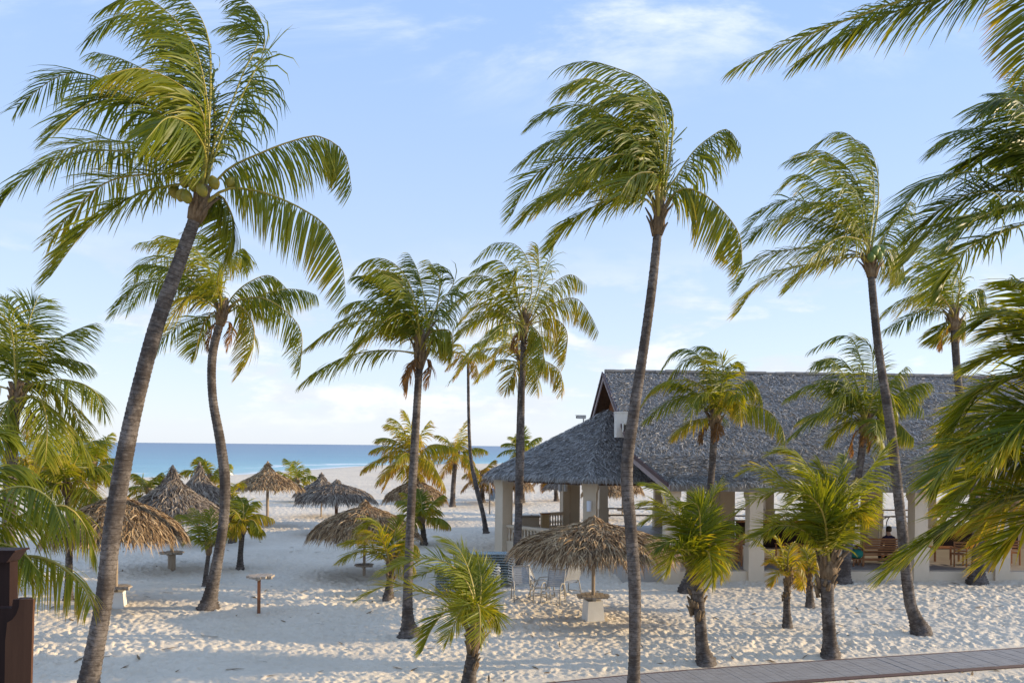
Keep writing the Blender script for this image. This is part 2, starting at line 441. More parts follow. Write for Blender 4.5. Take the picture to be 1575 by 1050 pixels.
def sample_map(Hm, x, y):
    n = Hm.shape[0]; u = (x / 9.0 % 1) * n; v = (y / 9.0 % 1) * n
    i = u.astype(int) % n; j = v.astype(int) % n; fu = u - np.floor(u); fv = v - np.floor(v)
    i1, j1 = (i + 1) % n, (j + 1) % n
    return (Hm[j, i] * (1 - fu) + Hm[j, i1] * fu) * (1 - fv) + (Hm[j1, i] * (1 - fu) + Hm[j1, i1] * fu) * fv


def shore_dist(x, y):
    """signed distance to the waterline, positive on the beach"""
    best = np.full(x.shape, 1e9)
    for (ax, ay), (bx, by) in zip(SHORE[:-1], SHORE[1:]):
        dx, dy = bx - ax, by - ay
        t = np.clip(((x - ax) * dx + (y - ay) * dy) / (dx * dx + dy * dy), 0, 1)
        best = np.minimum(best, np.hypot(x - ax - t * dx, y - ay - t * dy))
    side = np.interp(x, SHORE[:, 0], SHORE[:, 1]) > y
    return np.where(side, best, -best)


PATH = [at(x_, y_, ground_depth(x_, y_)) for x_, y_ in ((640, 1086), (850, 1067), (1030, 1049), (1215, 1034.5), (1400, 1022), (1575, 1010), (1850, 990))]
PATH_C, PATH_LEN = catmull([(p.x, p.y) for p in PATH], 240)


def sand_z(x, y):
    x = np.asarray(x, float); y = np.asarray(y, float)
    s = shore_dist(x, y)
    z = np.where(s > 0, -0.72 * np.exp(-np.maximum(s, 0) / 7.0), -0.72 + 0.07 * s)
    z = np.maximum(z, -4.0)
    z = z + (np.sin(x * 0.21 + 1.3) * np.sin(y * 0.17 + 0.4) * 0.07 + np.sin(x * 0.55 + y * 0.33) * 0.03) * np.clip(s / 25, 0, 1)
    fade = np.clip((150 - np.hypot(x, y)) / 110, 0.15, 1) * np.clip(s / 20, 0, 1)
    c, s_ = math.cos(0.6), math.sin(0.6)
    h = sample_map(FP1, x, y) * 0.75 + sample_map(FP2, (x * c - y * s_) * 0.83 + 3, (x * s_ + y * c) * 0.83) * 0.7
    h = h * (0.62 + 0.55 * np.clip(np.sin(x * 0.31 - 0.7) * np.sin(y * 0.43 + 1.1) + 0.5, 0, 1))
    # smooth strip under the boardwalk
    near = (y < 24) & (y > 8)
    pd = np.full(x.shape, 9.0)
    if near.any():
        xs, ys = x[near], y[near]; dd = np.full(xs.shape, 9.0)
        for q in PATH_C[::6]: dd = np.minimum(dd, np.hypot(xs - q[0], ys - q[1]))
        pd[near] = dd
    k = np.clip((pd - 0.75) / 0.5, 0, 1)
    return (z + h * fade) * k - 0.02 * (1 - k)


def build_sand():
    a0 = np.radians(np.concatenate([np.linspace(-180, -46, 30, endpoint=False), np.linspace(-46, 46, 1150, endpoint=False), np.linspace(46, 180, 30, endpoint=False)]))
    rr = [0.5, 3, 6, 8.5]
    r = 9.5
    while r < 320: rr.append(r); r *= 1.0022 if r < 34 else (1.0035 if r < 70 else 1.008)
    rr += [340, 420, 600, 1000, 3000, 9000, 25000]
    rr = np.array(rr)
    R, A = np.meshgrid(rr, a0, indexing='ij')
    X, Y = R * np.sin(A), R * np.cos(A)
    Z = sand_z(X.ravel(), Y.ravel())
    V = np.stack([X.ravel(), Y.ravel(), Z], 1)
    nr, na = R.shape
    i, j = np.meshgrid(np.arange(nr - 1), np.arange(na), indexing='ij')
    j2 = (j + 1) % na
    Fq = np.stack([i * na + j, (i + 1) * na + j, (i + 1) * na + j2, i * na + j2], -1).reshape(-1, 4)
    sdist = shore_dist(V[:, 0], V[:, 1])
    wet = np.clip(1 - sdist / 7.0, 0, 1)
    V = np.vstack([V, [[0, 0, 0]]])
    F = [tuple(q[::-1]) for q in Fq.tolist()] + [(len(V) - 1, (k + 1) % na, k) for k in range(na)]
    F = [f if len(f) == 4 else f for f in F]
    o = link_mesh('sand', V, F, M['sand'], smooth=True, attrs={'wet': np.append(wet, 0)})
    o['kind'] = 'structure'
    return o


build_sand()


def build_sea():
    S = []
    for (a, b) in zip(SHORE[:-1], SHORE[1:]):
        n = max(2, int(np.hypot(*(b - a)) / 4))
        S += [a + (b - a) * k / n for k in range(min(n, 60))]
    S.append(SHORE[-1]); S = np.array(S)
    dirs = np.array([[-1, .15], [-.8, .6], [-.55, .83], [-.3, .95], [0, 1], [.4, .92], [.9, .45]]); dirs = dirs / np.linalg.norm(dirs, axis=1)[:, None]
    q = np.interp(S[:, 0], [-900, -300, -75, -42, 0, 160, 900], np.arange(7))
    D = np.stack([np.interp(q, np.arange(7), dirs[:, k]) for k in (0, 1)], 1)
    dist = np.concatenate([np.linspace(-9, 60, 60), np.geomspace(64, 40000, 70)])
    P = S[:, None, :] + D[:, None, :] * dist[None, :, None]
    off = np.maximum(-shore_dist(P[..., 0].ravel(), P[..., 1].ravel()), 0)
    off = np.where(np.tile(dist, len(S)) > 300, np.tile(dist, len(S)), off)
    sw = np.where(off < 900, 0.10 * np.sin(off * 0.33 + 0.4 * np.sin(P[..., 0].ravel() * 0.05)), 0) * np.clip(off / 14, 0, 1)
    V = np.concatenate([P.reshape(-1, 2), (-0.70 + sw)[:, None]], 1)
    n, m = len(S), len(dist)
    i, j = np.meshgrid(np.arange(n - 1), np.arange(m - 1), indexing='ij')
    F = np.stack([i * m + j, (i + 1) * m + j, (i + 1) * m + j + 1, i * m + j + 1], -1).reshape(-1, 4)
    o = link_mesh('sea', V, F.tolist(), M['sea'], smooth=True, attrs={'off': off})
    o['kind'] = 'structure'


build_sea()
# a breaking wave curling towards the beach
def breaker(px0, px1, py, h, seed):
    r = np.random.default_rng(seed); mb = MB(); n = 60
    d = 5.2 * F_PX / (py - (CY + SR * (px0 - 787)))
    p0, p1 = at(px0, py, d), at(px1, py, d * 1.04)
    vs = []
    for k in range(n + 1):
        t = k / n; env = math.sin(math.pi * t) ** 0.5
        c = p0.lerp(p1, t)
        for a, (dy, z) in enumerate(((-1.9, -0.05), (-1.0, 0.35), (-0.35, 0.9), (0.25, 1.0), (1.2, 0.55), (3.0, -0.05))):
            vs.append((c.x + r.normal(0, .12), c.y + dy * (0.6 + 0.5 * env) + r.normal(0, .15), -0.74 + z * h * env * (0.8 + 0.4 * r.random())))
    mb.add(vs, [(k * 6 + a, (k + 1) * 6 + a, (k + 1) * 6 + a + 1, k * 6 + a + 1) for k in range(n) for a in range(5)])
    o = mb.build('surf_foam', simple('wave_foam', (0.72, 0.76, 0.77), (0.84, 0.85, 0.85), 0.9, 0.7, 0.2, (1, 1, 1), 0.6, 0.1), smooth=True)
    o['kind'] = 'stuff'
    return o


breaker(338, 362, 735, 0.75, 1)
breaker(196, 292, 737, 0.28, 2)

# boardwalk: planks laid across the path
mb = MB()
n_pl = int(PATH_LEN / 0.125)
pc, _ = catmull([(p.x, p.y) for p in PATH], n_pl)
for k in range(n_pl - 1):
    t = pc[k + 1] - pc[k]; a = math.atan2(t[1], t[0]); c = (pc[k] + pc[k + 1]) / 2
    mb.box((c[0], c[1], 0.006 + rng.normal(0, .0018)), (0.120, 1.10 + rng.normal(0, .008), 0.05), a)
for s_ in (-1, 1):
    pts = []
    for k in range(0, n_pl - 1, 4):
        t = pc[min(k + 1, n_pl - 1)] - pc[k]; t /= np.hypot(*t); pts.append((pc[k][0] - t[1] * s_ * 0.585, pc[k][1] + t[0] * s_ * 0.585, 0.0))
    mb.tube(pts, 0.04, 4, 1)
bw = mb.build('boardwalk', [M['decking'], M['trim_dark']]); bw['kind'] = 'structure'

# scraps of dry leaf blown over the sand
r_ = np.random.default_rng(77); mb = MB()
for k in range(240):
    y = 13 * (3.2 ** r_.random()); x = y * r_.uniform(-0.62, 0.66); z = float(sand_z(np.array([x]), np.array([y]))[0]) + 0.012
    a = r_.uniform(0, 3.14); l = r_.uniform(0.05, 0.24) * (1.6 if r_.random() < .12 else 1); wd = r_.uniform(0.008, 0.022); ca, sa = math.cos(a), math.sin(a)
    mb.add([(x - ca * l - sa * wd, y - sa * l + ca * wd, z), (x - ca * l + sa * wd, y - sa * l - ca * wd, z), (x + sa * wd * 1.4, y - ca * wd * 1.4, z + 0.03 * r_.random()), (x + ca * l, y + sa * l, z + 0.03 * r_.random()), (x - sa * wd * 1.4, y + ca * wd * 1.4, z + .01)], [(0, 1, 2, 3, 4)])
lit = mb.build('leaf_litter', simple('dry_leaf_scraps', (0.16, 0.10, 0.055), (0.30, 0.21, 0.12), 3, 0.9, 0.1)); lit['kind'] = 'stuff'

# ---------------------------------------------------------------- palms
WIND = np.array([-1.0, 0.12, 0.02])


def frond(parent, P, Lmax=0.85, n0=70, droop=1.0, wind=0.8, age=0.15, width=0.045, thick=0.024, tip_age=0.25, seed=0, twist=None):
    """one coconut frond: rachis along the polyline P plus two rows of leaflets; a single mesh"""
    r = np.random.default_rng(seed); n = int(n0 * 1.2); width = width * 0.60; Lmax = Lmax * 1.06
    C, L = catmull(P, 40)
    T = np.gradient(C, axis=0); T /= np.linalg.norm(T, axis=1)[:, None]
    h = C[-1] - C[0]; h[2] = 0; h /= (np.linalg.norm(h) + 1e-6)
    Z = np.array([0, 0, 1.0])
    N = Z - T * T[:, 2:3]; N = N - 0.55 * (h - T * (T @ h)[:, None]) * np.clip(T[:, 2:3], 0, 1); N /= np.linalg.norm(N, axis=1)[:, None] + 1e-6
    for _ in range(3): N[1:-1] = (N[:-2] + N[1:-1] * 2 + N[2:]) / 4
    N -= T * np.sum(N * T, 1)[:, None]; N /= np.linalg.norm(N, axis=1)[:, None] + 1e-6
    S = np.cross(T, N)
    tw = (r.normal(0, 0.35) if twist is None else twist) * np.linspace(0.3, 1.0, 40)[:, None]
    S, N = S * np.cos(tw) + N * np.sin(tw), N * np.cos(tw) - S * np.sin(tw)
    vs, fs, ag, mi = [], [], [], []
    # rachis
    nr = 6; idx = np.linspace(0, 39, 22).astype(int)
    for q, i in enumerate(idx):
        u = i / 39; rad = thick * (1 - u) ** 0.9 + 0.003 + thick * 0.9 * max(0, 1 - u * 9)
        for k in range(nr):
            th = 2 * math.pi * k / nr
            vs.append(C[i] + (S[i] * math.cos(th) * 1.25 + N[i] * math.sin(th) * 0.8) * rad); ag.append(min(1, age + 0.22))
    for q in range(len(idx) - 1):
        for k in range(nr):
            fs.append((q * nr + k, q * nr + (k + 1) % nr, (q + 1) * nr + (k + 1) % nr, (q + 1) * nr + k)); mi.append(1)
    # leaflets
    m = n * 2
    u = np.repeat(np.linspace(0.19, 0.995, n), 2) + r.normal(0, 0.004, m); u = np.clip(u, 0.1, 1)
    sg = np.tile([1.0, -1.0], n)
    keep = r.random(m) > 0.03; u, sg = u[keep], sg[keep]; m = len(u)
    fi = u * 39; i0 = np.clip(fi.astype(int), 0, 38); ft = (fi - i0)[:, None]
    lerp = lambda A: A[i0] * (1 - ft) + A[i0 + 1] * ft
    B, t_, n_, s_ = lerp(C), lerp(T), lerp(N), lerp(S)
    prof = np.interp(u, [0.17, 0.27, 0.45, 0.65, 0.85, 1.0], [0.45, 0.82, 1.0, 0.92, 0.64, 0.38])
    LL = Lmax * prof * r.uniform(0.85, 1.08, m)
    clump = np.interp(u, np.linspace(0, 1, 26), r.normal(0, 1, 26)); clump2 = np.interp(u, np.linspace(0, 1, 19), r.normal(0, 1, 19))
    ang = np.radians(np.interp(u, [0.1, 0.5, 1.0], [72, 58, 24])) + r.normal(0, 0.06, m) + np.where(sg > 0, clump, clump2) * 0.13
    up_w = np.clip(-(t_ @ WIND) * 2.2 * max(0.0, wind) * 1.4, -0.2, 1.0)          # frond held against the wind: both rows hang
    vee = np.radians(12) - up_w * np.radians(62) + r.normal(0, 0.17, m)
    side = s_ * (sg * np.cos(vee))[:, None] + n_ * np.sin(vee)[:, None]
    d = t_ * np.cos(ang)[:, None] + side * np.sin(ang)[:, None]
    Wp = WIND - t_ * (t_ @ WIND)[:, None]; Wp[:, 2] = np.minimum(Wp[:, 2], 0); Gp = np.array([0, 0, -1.0]) + t_ * t_[:, 2:3]
    d = d + Wp * (0.75 * wind) + Gp * (0.42 * droop); d /= np.linalg.norm(d, axis=1)[:, None]
    force = np.array([0, 0, -1.25]) * droop + Wp * wind
    LLk = np.where(np.interp(u, np.linspace(0, 1, 40), r.random(40)) < 0.12, r.uniform(0.25, 0.7, m), 1.0)      # torn stretches
    LL = LL * LLk
    gust = (r.uniform(0.75, 1.25, m) * (1 + np.clip(up_w, 0, 1) * 0.9))[:, None]
    rows, ws = [B.copy()], [0.55]
    p = B.copy()
    steps = [(0.22, 1.0), (0.26, 1.0), (0.27, 0.72), (0.25, 0.0)]
    tt = 0.0
    wd0 = t_
    wid = width * r.uniform(0.8, 1.2, m) * np.interp(u, [0.1, 0.3, 0.8, 1], [0.75, 1, 0.9, 0.55])
    pts = [(p.copy(), d.copy(), 0.5)]
    for (ds, wf) in steps:
        tt += ds
        d = d + force * gust * (0.19 * ds / 0.25) * (0.35 + tt); d /= np.linalg.norm(d, axis=1)[:, None]
        p = p + d * (LL * ds)[:, None]
        pts.append((p.copy(), d.copy(), wf))
    o = len(vs)
    allv, alla = [], []
    jit = r.normal(0, 0.35, m)
    for q, (p, d, wf) in enumerate(pts):
        wv = wd0 - d * np.sum(wd0 * d, 1)[:, None]; wv /= np.linalg.norm(wv, axis=1)[:, None] + 1e-6
        bn = np.cross(d, wv)
        wv = wv * np.cos(jit)[:, None] + bn * np.sin(jit)[:, None]
        a_ = np.clip(age + tip_age * (q / 4) ** 2 * r.uniform(0.4, 1.6, m) + 0.12 * tip_age * u, 0, 1)
        if wf > 0:
            allv += [p - wv * (wid * wf / 2)[:, None], p + wv * (wid * wf / 2)[:, None]]; alla += [a_, a_]
        else:
            allv += [p]; alla += [a_]
    A = np.stack(allv, 1).reshape(-1, 3)           # 9 verts per leaflet
    vs = np.vstack([np.array(vs), A]); ag = np.concatenate([np.array(ag), np.stack(alla, 1).ravel()])
    b = o + np.arange(m)[:, None] * 9
    Q = np.concatenate([b + np.array([[0, 1, 3, 2]]), b + np.array([[2, 3, 5, 4]]), b + np.array([[4, 5, 7, 6]])])
    Tt = b + np.array([[6, 7, 8]])
    fs = fs + Q.tolist() + Tt.tolist(); mi = mi + [0] * (len(Q) + len(Tt))
    return link_mesh('frond', vs, fs, [M['leaf'], M['rachis']], mi, parent, True, attrs={'age': ag})


def trunk(parent, pts, n=14, step=0.085, seed=0):
    """tapered ringed trunk through pts = [(Vector, radius)]"""
    r = np.random.default_rng(seed)
    P = np.array([[*p, rad * 0.69] for p, rad in pts])
    C0, L = catmull(P, 30)
    nring = max(8, int(L / step)); C, L = catmull(P, nring)
    T = np.gradient(C[:, :3], axis=0); T /= np.linalg.norm(T, axis=1)[:, None]
    A = np.cross(T, [0, 1, 0.0]); A /= np.linalg.norm(A, axis=1)[:, None]; Bv = np.cross(T, A)
    th = np.linspace(0, 2 * np.pi, n, endpoint=False)
    vs, run = [], []
    for i in range(nring):
        fl = 0.38 * math.exp(-max(0.0, i * L / nring - 0.25) / 0.22)
        tilt = r.normal(0, 0.012); ph = r.random() * 6.28
        for lo in (0, 1):
            rad = C[i, 3] * ((1.035 if lo else 0.985) + r.normal(0, .008)) * (1 + fl)
            off = (lo * 0.8) * L / nring
            wob = 1 + (0.03 + fl * 0.22) * np.sin(2 * th + i * 0.15) + fl * 0.12 * np.sin(5 * th + seed) + r.normal(0, 0.008, n)
            ring = C[i, :3] + T[i] * off + (A[i] * np.cos(th)[:, None] + Bv[i] * np.sin(th)[:, None]) * (rad * wob)[:, None] + T[i] * (np.sin(th + ph) * tilt)[:, None]
            vs.append(ring); run += [i * L / nring + off] * n
    V = np.vstack(vs); nn = nring * 2
    F = [(i * n + k, i * n + (k + 1) % n, (i + 1) * n + (k + 1) % n, (i + 1) * n + k) for i in range(nn - 1) for k in range(n)]
    F.append(tuple((nn - 1) * n + k for k in range(n)))
    return link_mesh('trunk', V, F, M['trunk'], None, parent, True, attrs={'run': run})


def leaf_bases(parent, top, axis, rad, n=12, length=0.5, seed=0, spread=0.5, span=0.0):
    """fibrous stubs of old leaf stalks round the top of the trunk"""
    r = np.random.default_rng(seed); mb = MB(); axis = Vector(axis).normalized(); rad = rad * 0.86
    a = axis.cross(Vector((0, 1, 0))).normalized(); b = axis.cross(a)
    mb.tube([top - axis * length * 0.55, top - axis * length * 0.2, top + axis * length * 0.25, top + axis * length * 0.75], [rad * 0.98, rad * 1.28, rad * 1.1, rad * 0.45], 12)
    for k in range(n + int(span * 26)):
        th = k * 2.399 + r.normal(0, .2); hd = a * math.cos(th) + b * math.sin(th); z = r.uniform(-0.65, 0.35) * length if k < n or span == 0 else -r.uniform(0.15, span)
        p0 = top + axis * z + hd * rad * 0.8; ln = length * r.uniform(0.35, 0.75) * (0.55 if k >= n else 1)
        p1 = p0 + axis * ln * 0.6 + hd * ln * spread * 0.5; p2 = p1 + axis * ln * 0.4 + hd * ln * spread * 0.6
        mb.tube([p0, p1, p2], [rad * 0.34, rad * 0.26, rad * 0.13], 6)
    return mb.build('leaf_bases', M['boot'], parent, True)


def coconut(parent, p, rad=0.12, mat='coconut', seed=0):
    r = np.random.default_rng(seed); mb = MB(); ax = Vector((r.normal(0, .3), r.normal(0, .3), 1)).normalized()
    pts, rs = [], []
    for k in range(9):
        t = k / 8; pts.append(Vector(p) + ax * (t - 0.5) * rad * 2.5); rs.append(max(0.004, rad * math.sin(math.pi * min(0.97, 0.06 + t * 0.92)) ** 0.75))
    mb.tube(pts, rs, 12)
    return mb.build('coconut', M[mat], parent, True)


PALMS = 'coconut palms across the beach'


def palm(label, d, tpx, fronds, base=None, crown_px=None, Lf=0.85, n=66, droop=1.0, wind=0.8, age=0.15, seed=0, width=0.045, stub=0.5, stub_n=12,
         extra=0, extra_len=3.0, thick=0.024, tip_age=0.25, nuts=(), extra_el=(75, 0), extra_wind=None, dtop=0.0, coco='coconut', span=0.0, dead=0):
    """tpx: trunk pixels bottom->top as (x, y, width px); fronds: pixel polylines + depth of the tip"""
    f = d / F_PX
    tp = []
    for k, (x, y, wpx) in enumerate(tpx):
        dd = d + dtop * k / (len(tpx) - 1)
        tp.append((at(x, y, dd), wpx * dd / F_PX / 2))
    b = tp[0][0]; gz = float(sand_z(np.array([b.x]), np.array([b.y]))[0])
    tp.insert(0, (Vector((b.x - (tp[1][0].x - b.x) * 0.02, b.y, min(gz, b.z) - 0.25)), tp[0][1] * 1.05))
    root = thing('coconut_palm', label, 'palm tree', (b.x, b.y, gz), PALMS)
    trunk(root, tp, seed=seed, step=0.085 if d < 35 else 0.2, n=14 if d < 35 else 9)
    top = tp[-1][0]; axis = (tp[-1][0] - tp[-2][0])
    if stub: leaf_bases(root, top + axis.normalized() * 0.1, axis, tp[-1][1] if not span else tp[-2][1] * 0.85, stub_n, stub, seed, 0.5, span)
    r = np.random.default_rng(seed + 50)
    dt = d + dtop
    for k, (pts, dd) in enumerate(fronds):
        q = [np.array(top + axis.normalized() * 0.15 * 0)]
        m = len(pts)
        for i, (x, y) in enumerate(pts):
            s = (i + 1) / m
            q.append(np.array(at(x, y, dt + dd * (s ** 1.2))))
        if np.linalg.norm(q[1] - q[0]) < 0.12: q.pop(1)
        rise = (q[-1][2] - q[0][2]) / (sum(np.linalg.norm(q[i + 1] - q[i]) for i in range(len(q) - 1)) + .01)
        a = age + 0.10 * (0.2 - rise) + r.normal(0, 0.05)
        frond(root, q, Lf, n, droop, wind, max(0.0, a), width, thick, tip_age, seed * 100 + k)
    ew = wind if extra_wind is None else extra_wind
    for k in range(extra):
        az = k * 2.399 + seed; el = math.radians(extra_el[0] + (extra_el[1] - extra_el[0]) * (k + 0.5) / extra)
        dv = np.array([math.cos(el) * math.cos(az), math.cos(el) * math.sin(az), math.sin(el)]); p = np.array(top)
        q = [p.copy()]; L = extra_len * r.uniform(0.8, 1.08)
        for i in range(9):
            dv = dv + np.array([0, 0, -1]) * 0.115 * (0.6 + i * 0.14) + WIND * ew * 0.085; dv /= np.linalg.norm(dv)
            p = p + dv * L / 9; q.append(p.copy())
        a = age + 0.16 * (k / max(1, extra)) - 0.06 + r.normal(0, 0.05)
        frond(root, q, Lf, n, droop, wind * 0.8, max(0.0, a), width, thick, tip_age, seed * 100 + 60 + k)
    for k in range(dead):
        az = k * 2.1 + seed * 1.7; hd = np.array([math.cos(az), math.sin(az), 0]); t0 = np.array(top) - np.array([0, 0, 0.15]); L = r.uniform(0.45, 0.8)
        q = [t0, t0 + hd * 0.24 + np.array([0, 0, 0.02]), t0 + hd * 0.34 + np.array([-.08, 0, -0.45 * L]), t0 + hd * 0.30 + np.array([-.15, 0, -L])]
        frond(root, q, Lf * 0.45, n // 2, 1.6, wind * 0.4, 0.92, width * 0.9, thick * 0.8, 0.1, seed * 100 + 90 + k)
    for k, (x, y, dd) in enumerate(nuts): coconut(root, at(x, y, dt + dd), 0.095, coco, seed + k)
    return root
# big palms that frame the view: (pixel polylines from crown to tip, depth of the tip in metres)
palm('tallest coconut palm, its thick trunk leaning to the right, yellow coconuts under the crown', 13.6,
     [(128, 1092, 45), (142, 1020, 40), (160, 920, 37), (175, 800, 37), (202, 650, 35), (238, 510, 32), (275, 405, 28), (304, 325, 26)],
     [([(300, 255), (255, 185), (195, 143), (133, 114), (85, 120), (25, 165)], 0.8),
      ([(300, 240), (275, 200), (230, 165), (165, 150), (120, 170), (75, 212)], -1.6),
      ([(316, 213), (316, 150), (297, 90), (245, 38), (185, 22), (135, 62)], 0.5),
      ([(322, 213), (312, 115), (290, 57), (248, 11), (205, -8), (160, 12)], -0.6),
      ([(320, 200), (324, 126), (320, 57), (297, 8), (265, -15)], 0.6),
      ([(335, 225), (355, 180), (381, 130), (407, 72), (396, 20), (362, -12)], 0.3),
      ([(330, 220), (352, 170), (375, 110), (398, 62), (380, 38), (345, 40)], 1.2),
      ([(345, 265), (400, 236), (450, 217), (491, 210), (530, 236), (541, 292)], 0.5),
      ([(345, 292), (392, 293), (430, 305), (469, 324), (503, 350), (525, 400), (532, 455)], -0.4),
      ([(300, 268), (244, 244), (183, 232), (114, 236), (50, 263), (8, 305), (-12, 345)], -0.3),
      ([(295, 285), (236, 291), (190, 309), (152, 335), (118, 370), (78, 425)], -0.9),
      ([(300, 262), (235, 225), (160, 218), (100, 230), (55, 262)], 2.0),
      ([(335, 300), (352, 320), (360, 350), (350, 392)], 1.2),
      ([(315, 200), (298, 150), (255, 118), (210, 105), (160, 118)], -1.4),
      ([(315, 230), (290, 170), (240, 120), (190, 92), (145, 80)], 1.4),
      ([(316, 245), (302, 205), (280, 185), (255, 182), (225, 215)], -2.4),
      ([(300, 275), (235, 268), (165, 280), (112, 325), (75, 372)], 1.0),
      ([(325, 250), (330, 180), (322, 110), (290, 60), (240, 50)], 1.6)],
     Lf=0.98, n=78, wind=0.95, droop=0.85, age=0.25, seed=1, stub=0.5, width=0.047,
     nuts=[(285, 279, -.15), (298, 284, -.25), (279, 300, -.2), (287, 302, -.3), (329, 281, -.2), (356, 280, 0), (268, 294, 0), (310, 292, -.3)])
palm('tall coconut palm with a straight bare trunk rising in front of the thatched pavilion corner', 14.6,
     [(974, 1068, 25), (976, 1000, 25), (976, 900, 28), (970, 810, 27), (964, 725, 26), (974, 640, 25), (990, 535, 22), (1003, 440, 20), (1013, 345, 18)],
     [([(1020, 280), (1027, 212), (1019, 163), (992, 125), (950, 106), (905, 94), (864, 102)], 0.5),
      ([(1017, 280), (1008, 205), (973, 159), (931, 129), (893, 121), (860, 142)], -0.8),
      ([(1014, 280), (996, 239), (966, 201), (928, 170), (890, 161), (848, 170), (818, 192)], 0.6),
      ([(1008, 280), (973, 239), (931, 220), (886, 209), (848, 220), (803, 249)], -0.3),
      ([(1006, 280), (989, 247), (958, 237), (924, 247), (893, 268), (872, 295)], -1.8),
      ([(1000, 295), (950, 258), (893, 243), (844, 254), (810, 285), (788, 330)], 0.9),
      ([(998, 300), (943, 281), (886, 285), (836, 304), (798, 346)], -0.8),
      ([(996, 308), (950, 304), (912, 319), (878, 342), (848, 384)], -0.6),
      ([(1023, 300), (1042, 270), (1065, 235), (1091, 212), (1118, 199), (1140, 224)], 0.3),
      ([(1030, 305), (1053, 290), (1084, 300), (1114, 327), (1137, 361), (1142, 408)], -0.5),
      ([(1027, 262), (1034, 212), (1034, 174), (1024, 148), (1003, 140)], 1.0),
      ([(1015, 280), (996, 220), (958, 186), (920, 180), (870, 207)], 1.6),
      ([(1008, 285), (960, 262), (910, 262), (860, 290), (825, 326)], 1.8),
      ([(1012, 270), (985, 225), (950, 195), (905, 190), (862, 225)], -1.6),
      ([(1010, 275), (990, 265), (970, 275), (955, 300)], -2.4),
      ([(1020, 270), (1020, 200), (1000, 160), (960, 145), (920, 160)], -1.0)],
     Lf=0.92, n=74, wind=0.95, droop=0.8, age=0.25, seed=2, width=0.045, stub=0.55, stub_n=18)
palm('tall coconut palm with a curved foot near the boardwalk, crown blown to one side', 19.6,
     [(1417, 972, 34), (1408, 950, 26), (1398, 915, 23), (1386, 800, 22), (1370, 660, 20), (1353, 550, 18), (1345, 480, 16), (1339, 412, 15)],
     [([(1338, 371), (1345, 305), (1338, 248), (1314, 214), (1290, 203), (1254, 222)], 0.5),
      ([(1333, 371), (1319, 305), (1290, 267), (1252, 238), (1215, 245)], -1.0),
      ([(1333, 362), (1305, 310), (1262, 286), (1233, 267), (1200, 290)], 1.0),
      ([(1328, 381), (1290, 333), (1252, 314), (1210, 308), (1171, 327), (1147, 362)], -0.4),
      ([(1328, 385), (1272, 345), (1214, 335), (1172, 348), (1148, 378)], 1.2),
      ([(1333, 376), (1300, 364), (1271, 376), (1243, 402)], -1.8),
      ([(1324, 390), (1267, 381), (1205, 386), (1157, 405), (1136, 442)], 0.4),
      ([(1324, 395), (1257, 405), (1205, 414), (1162, 443), (1136, 480)], -0.8),
      ([(1352, 376), (1367, 352), (1381, 329), (1402, 308)], 0.6),
      ([(1342, 371), (1350, 320), (1350, 270), (1338, 230), (1318, 215)], 1.2),
      ([(1324, 392), (1280, 396), (1240, 415), (1212, 446)], 1.0),
      ([(1330, 370), (1300, 325), (1265, 310), (1225, 322), (1195, 345)], -1.4),
      ([(1336, 370), (1325, 300), (1300, 255), (1265, 232), (1228, 236)], 1.6),
      ([(1350, 392), (1372, 384), (1385, 395), (1392, 425)], 0.8)],
     Lf=0.95, n=66, wind=0.95, droop=0.8, age=0.24, seed=3, stub=0.6, stub_n=16, nuts=[(1345, 388, -.3), (1352, 392, -.2), (1340, 395, -.3), (1348, 383, -.1), (1356, 385, 0)], coco='coconut_green')
palm('coconut palm with a wavy trunk standing behind the small free standing round table', 21.5,
     [(320, 938, 34), (324, 915, 28), (333, 870, 24), (344, 800, 22), (346, 740, 22), (339, 680, 21), (327, 610, 19), (327, 545, 18), (341, 488, 16)],
     [([(331, 469), (297, 443), (254, 434), (211, 440), (175, 484)], -0.4),
      ([(331, 466), (294, 417), (254, 394), (217, 409), (200, 446)], 0.9),
      ([(329, 471), (294, 454), (274, 474), (256, 497)], -1.6),
      ([(334, 463), (297, 406), (260, 371), (214, 373)], 0.6),
      ([(340, 460), (343, 420), (360, 391), (377, 383), (386, 410)], 0.4),
      ([(340, 463), (335, 430), (346, 402), (372, 396)], -1.6),
      ([(357, 457), (383, 434), (417, 424), (449, 452)], 0.5),
      ([(360, 466), (397, 457), (434, 474), (463, 509), (462, 568)], -0.4),
      ([(360, 469), (380, 480), (391, 509), (385, 545), (368, 575)], -0.8),
      ([(329, 480), (315, 495), (306, 520), (300, 545)], 0.6),
      ([(338, 460), (320, 410), (290, 375), (250, 362)], -1.0),
      ([(332, 468), (300, 435), (262, 425), (225, 440), (195, 478)], 1.6),
      ([(342, 460), (335, 400), (318, 365), (290, 355)], 1.0)],
     Lf=0.9, n=60, wind=0.75, age=0.30, dead=2, seed=4, stub=0.6, stub_n=14, extra=3)
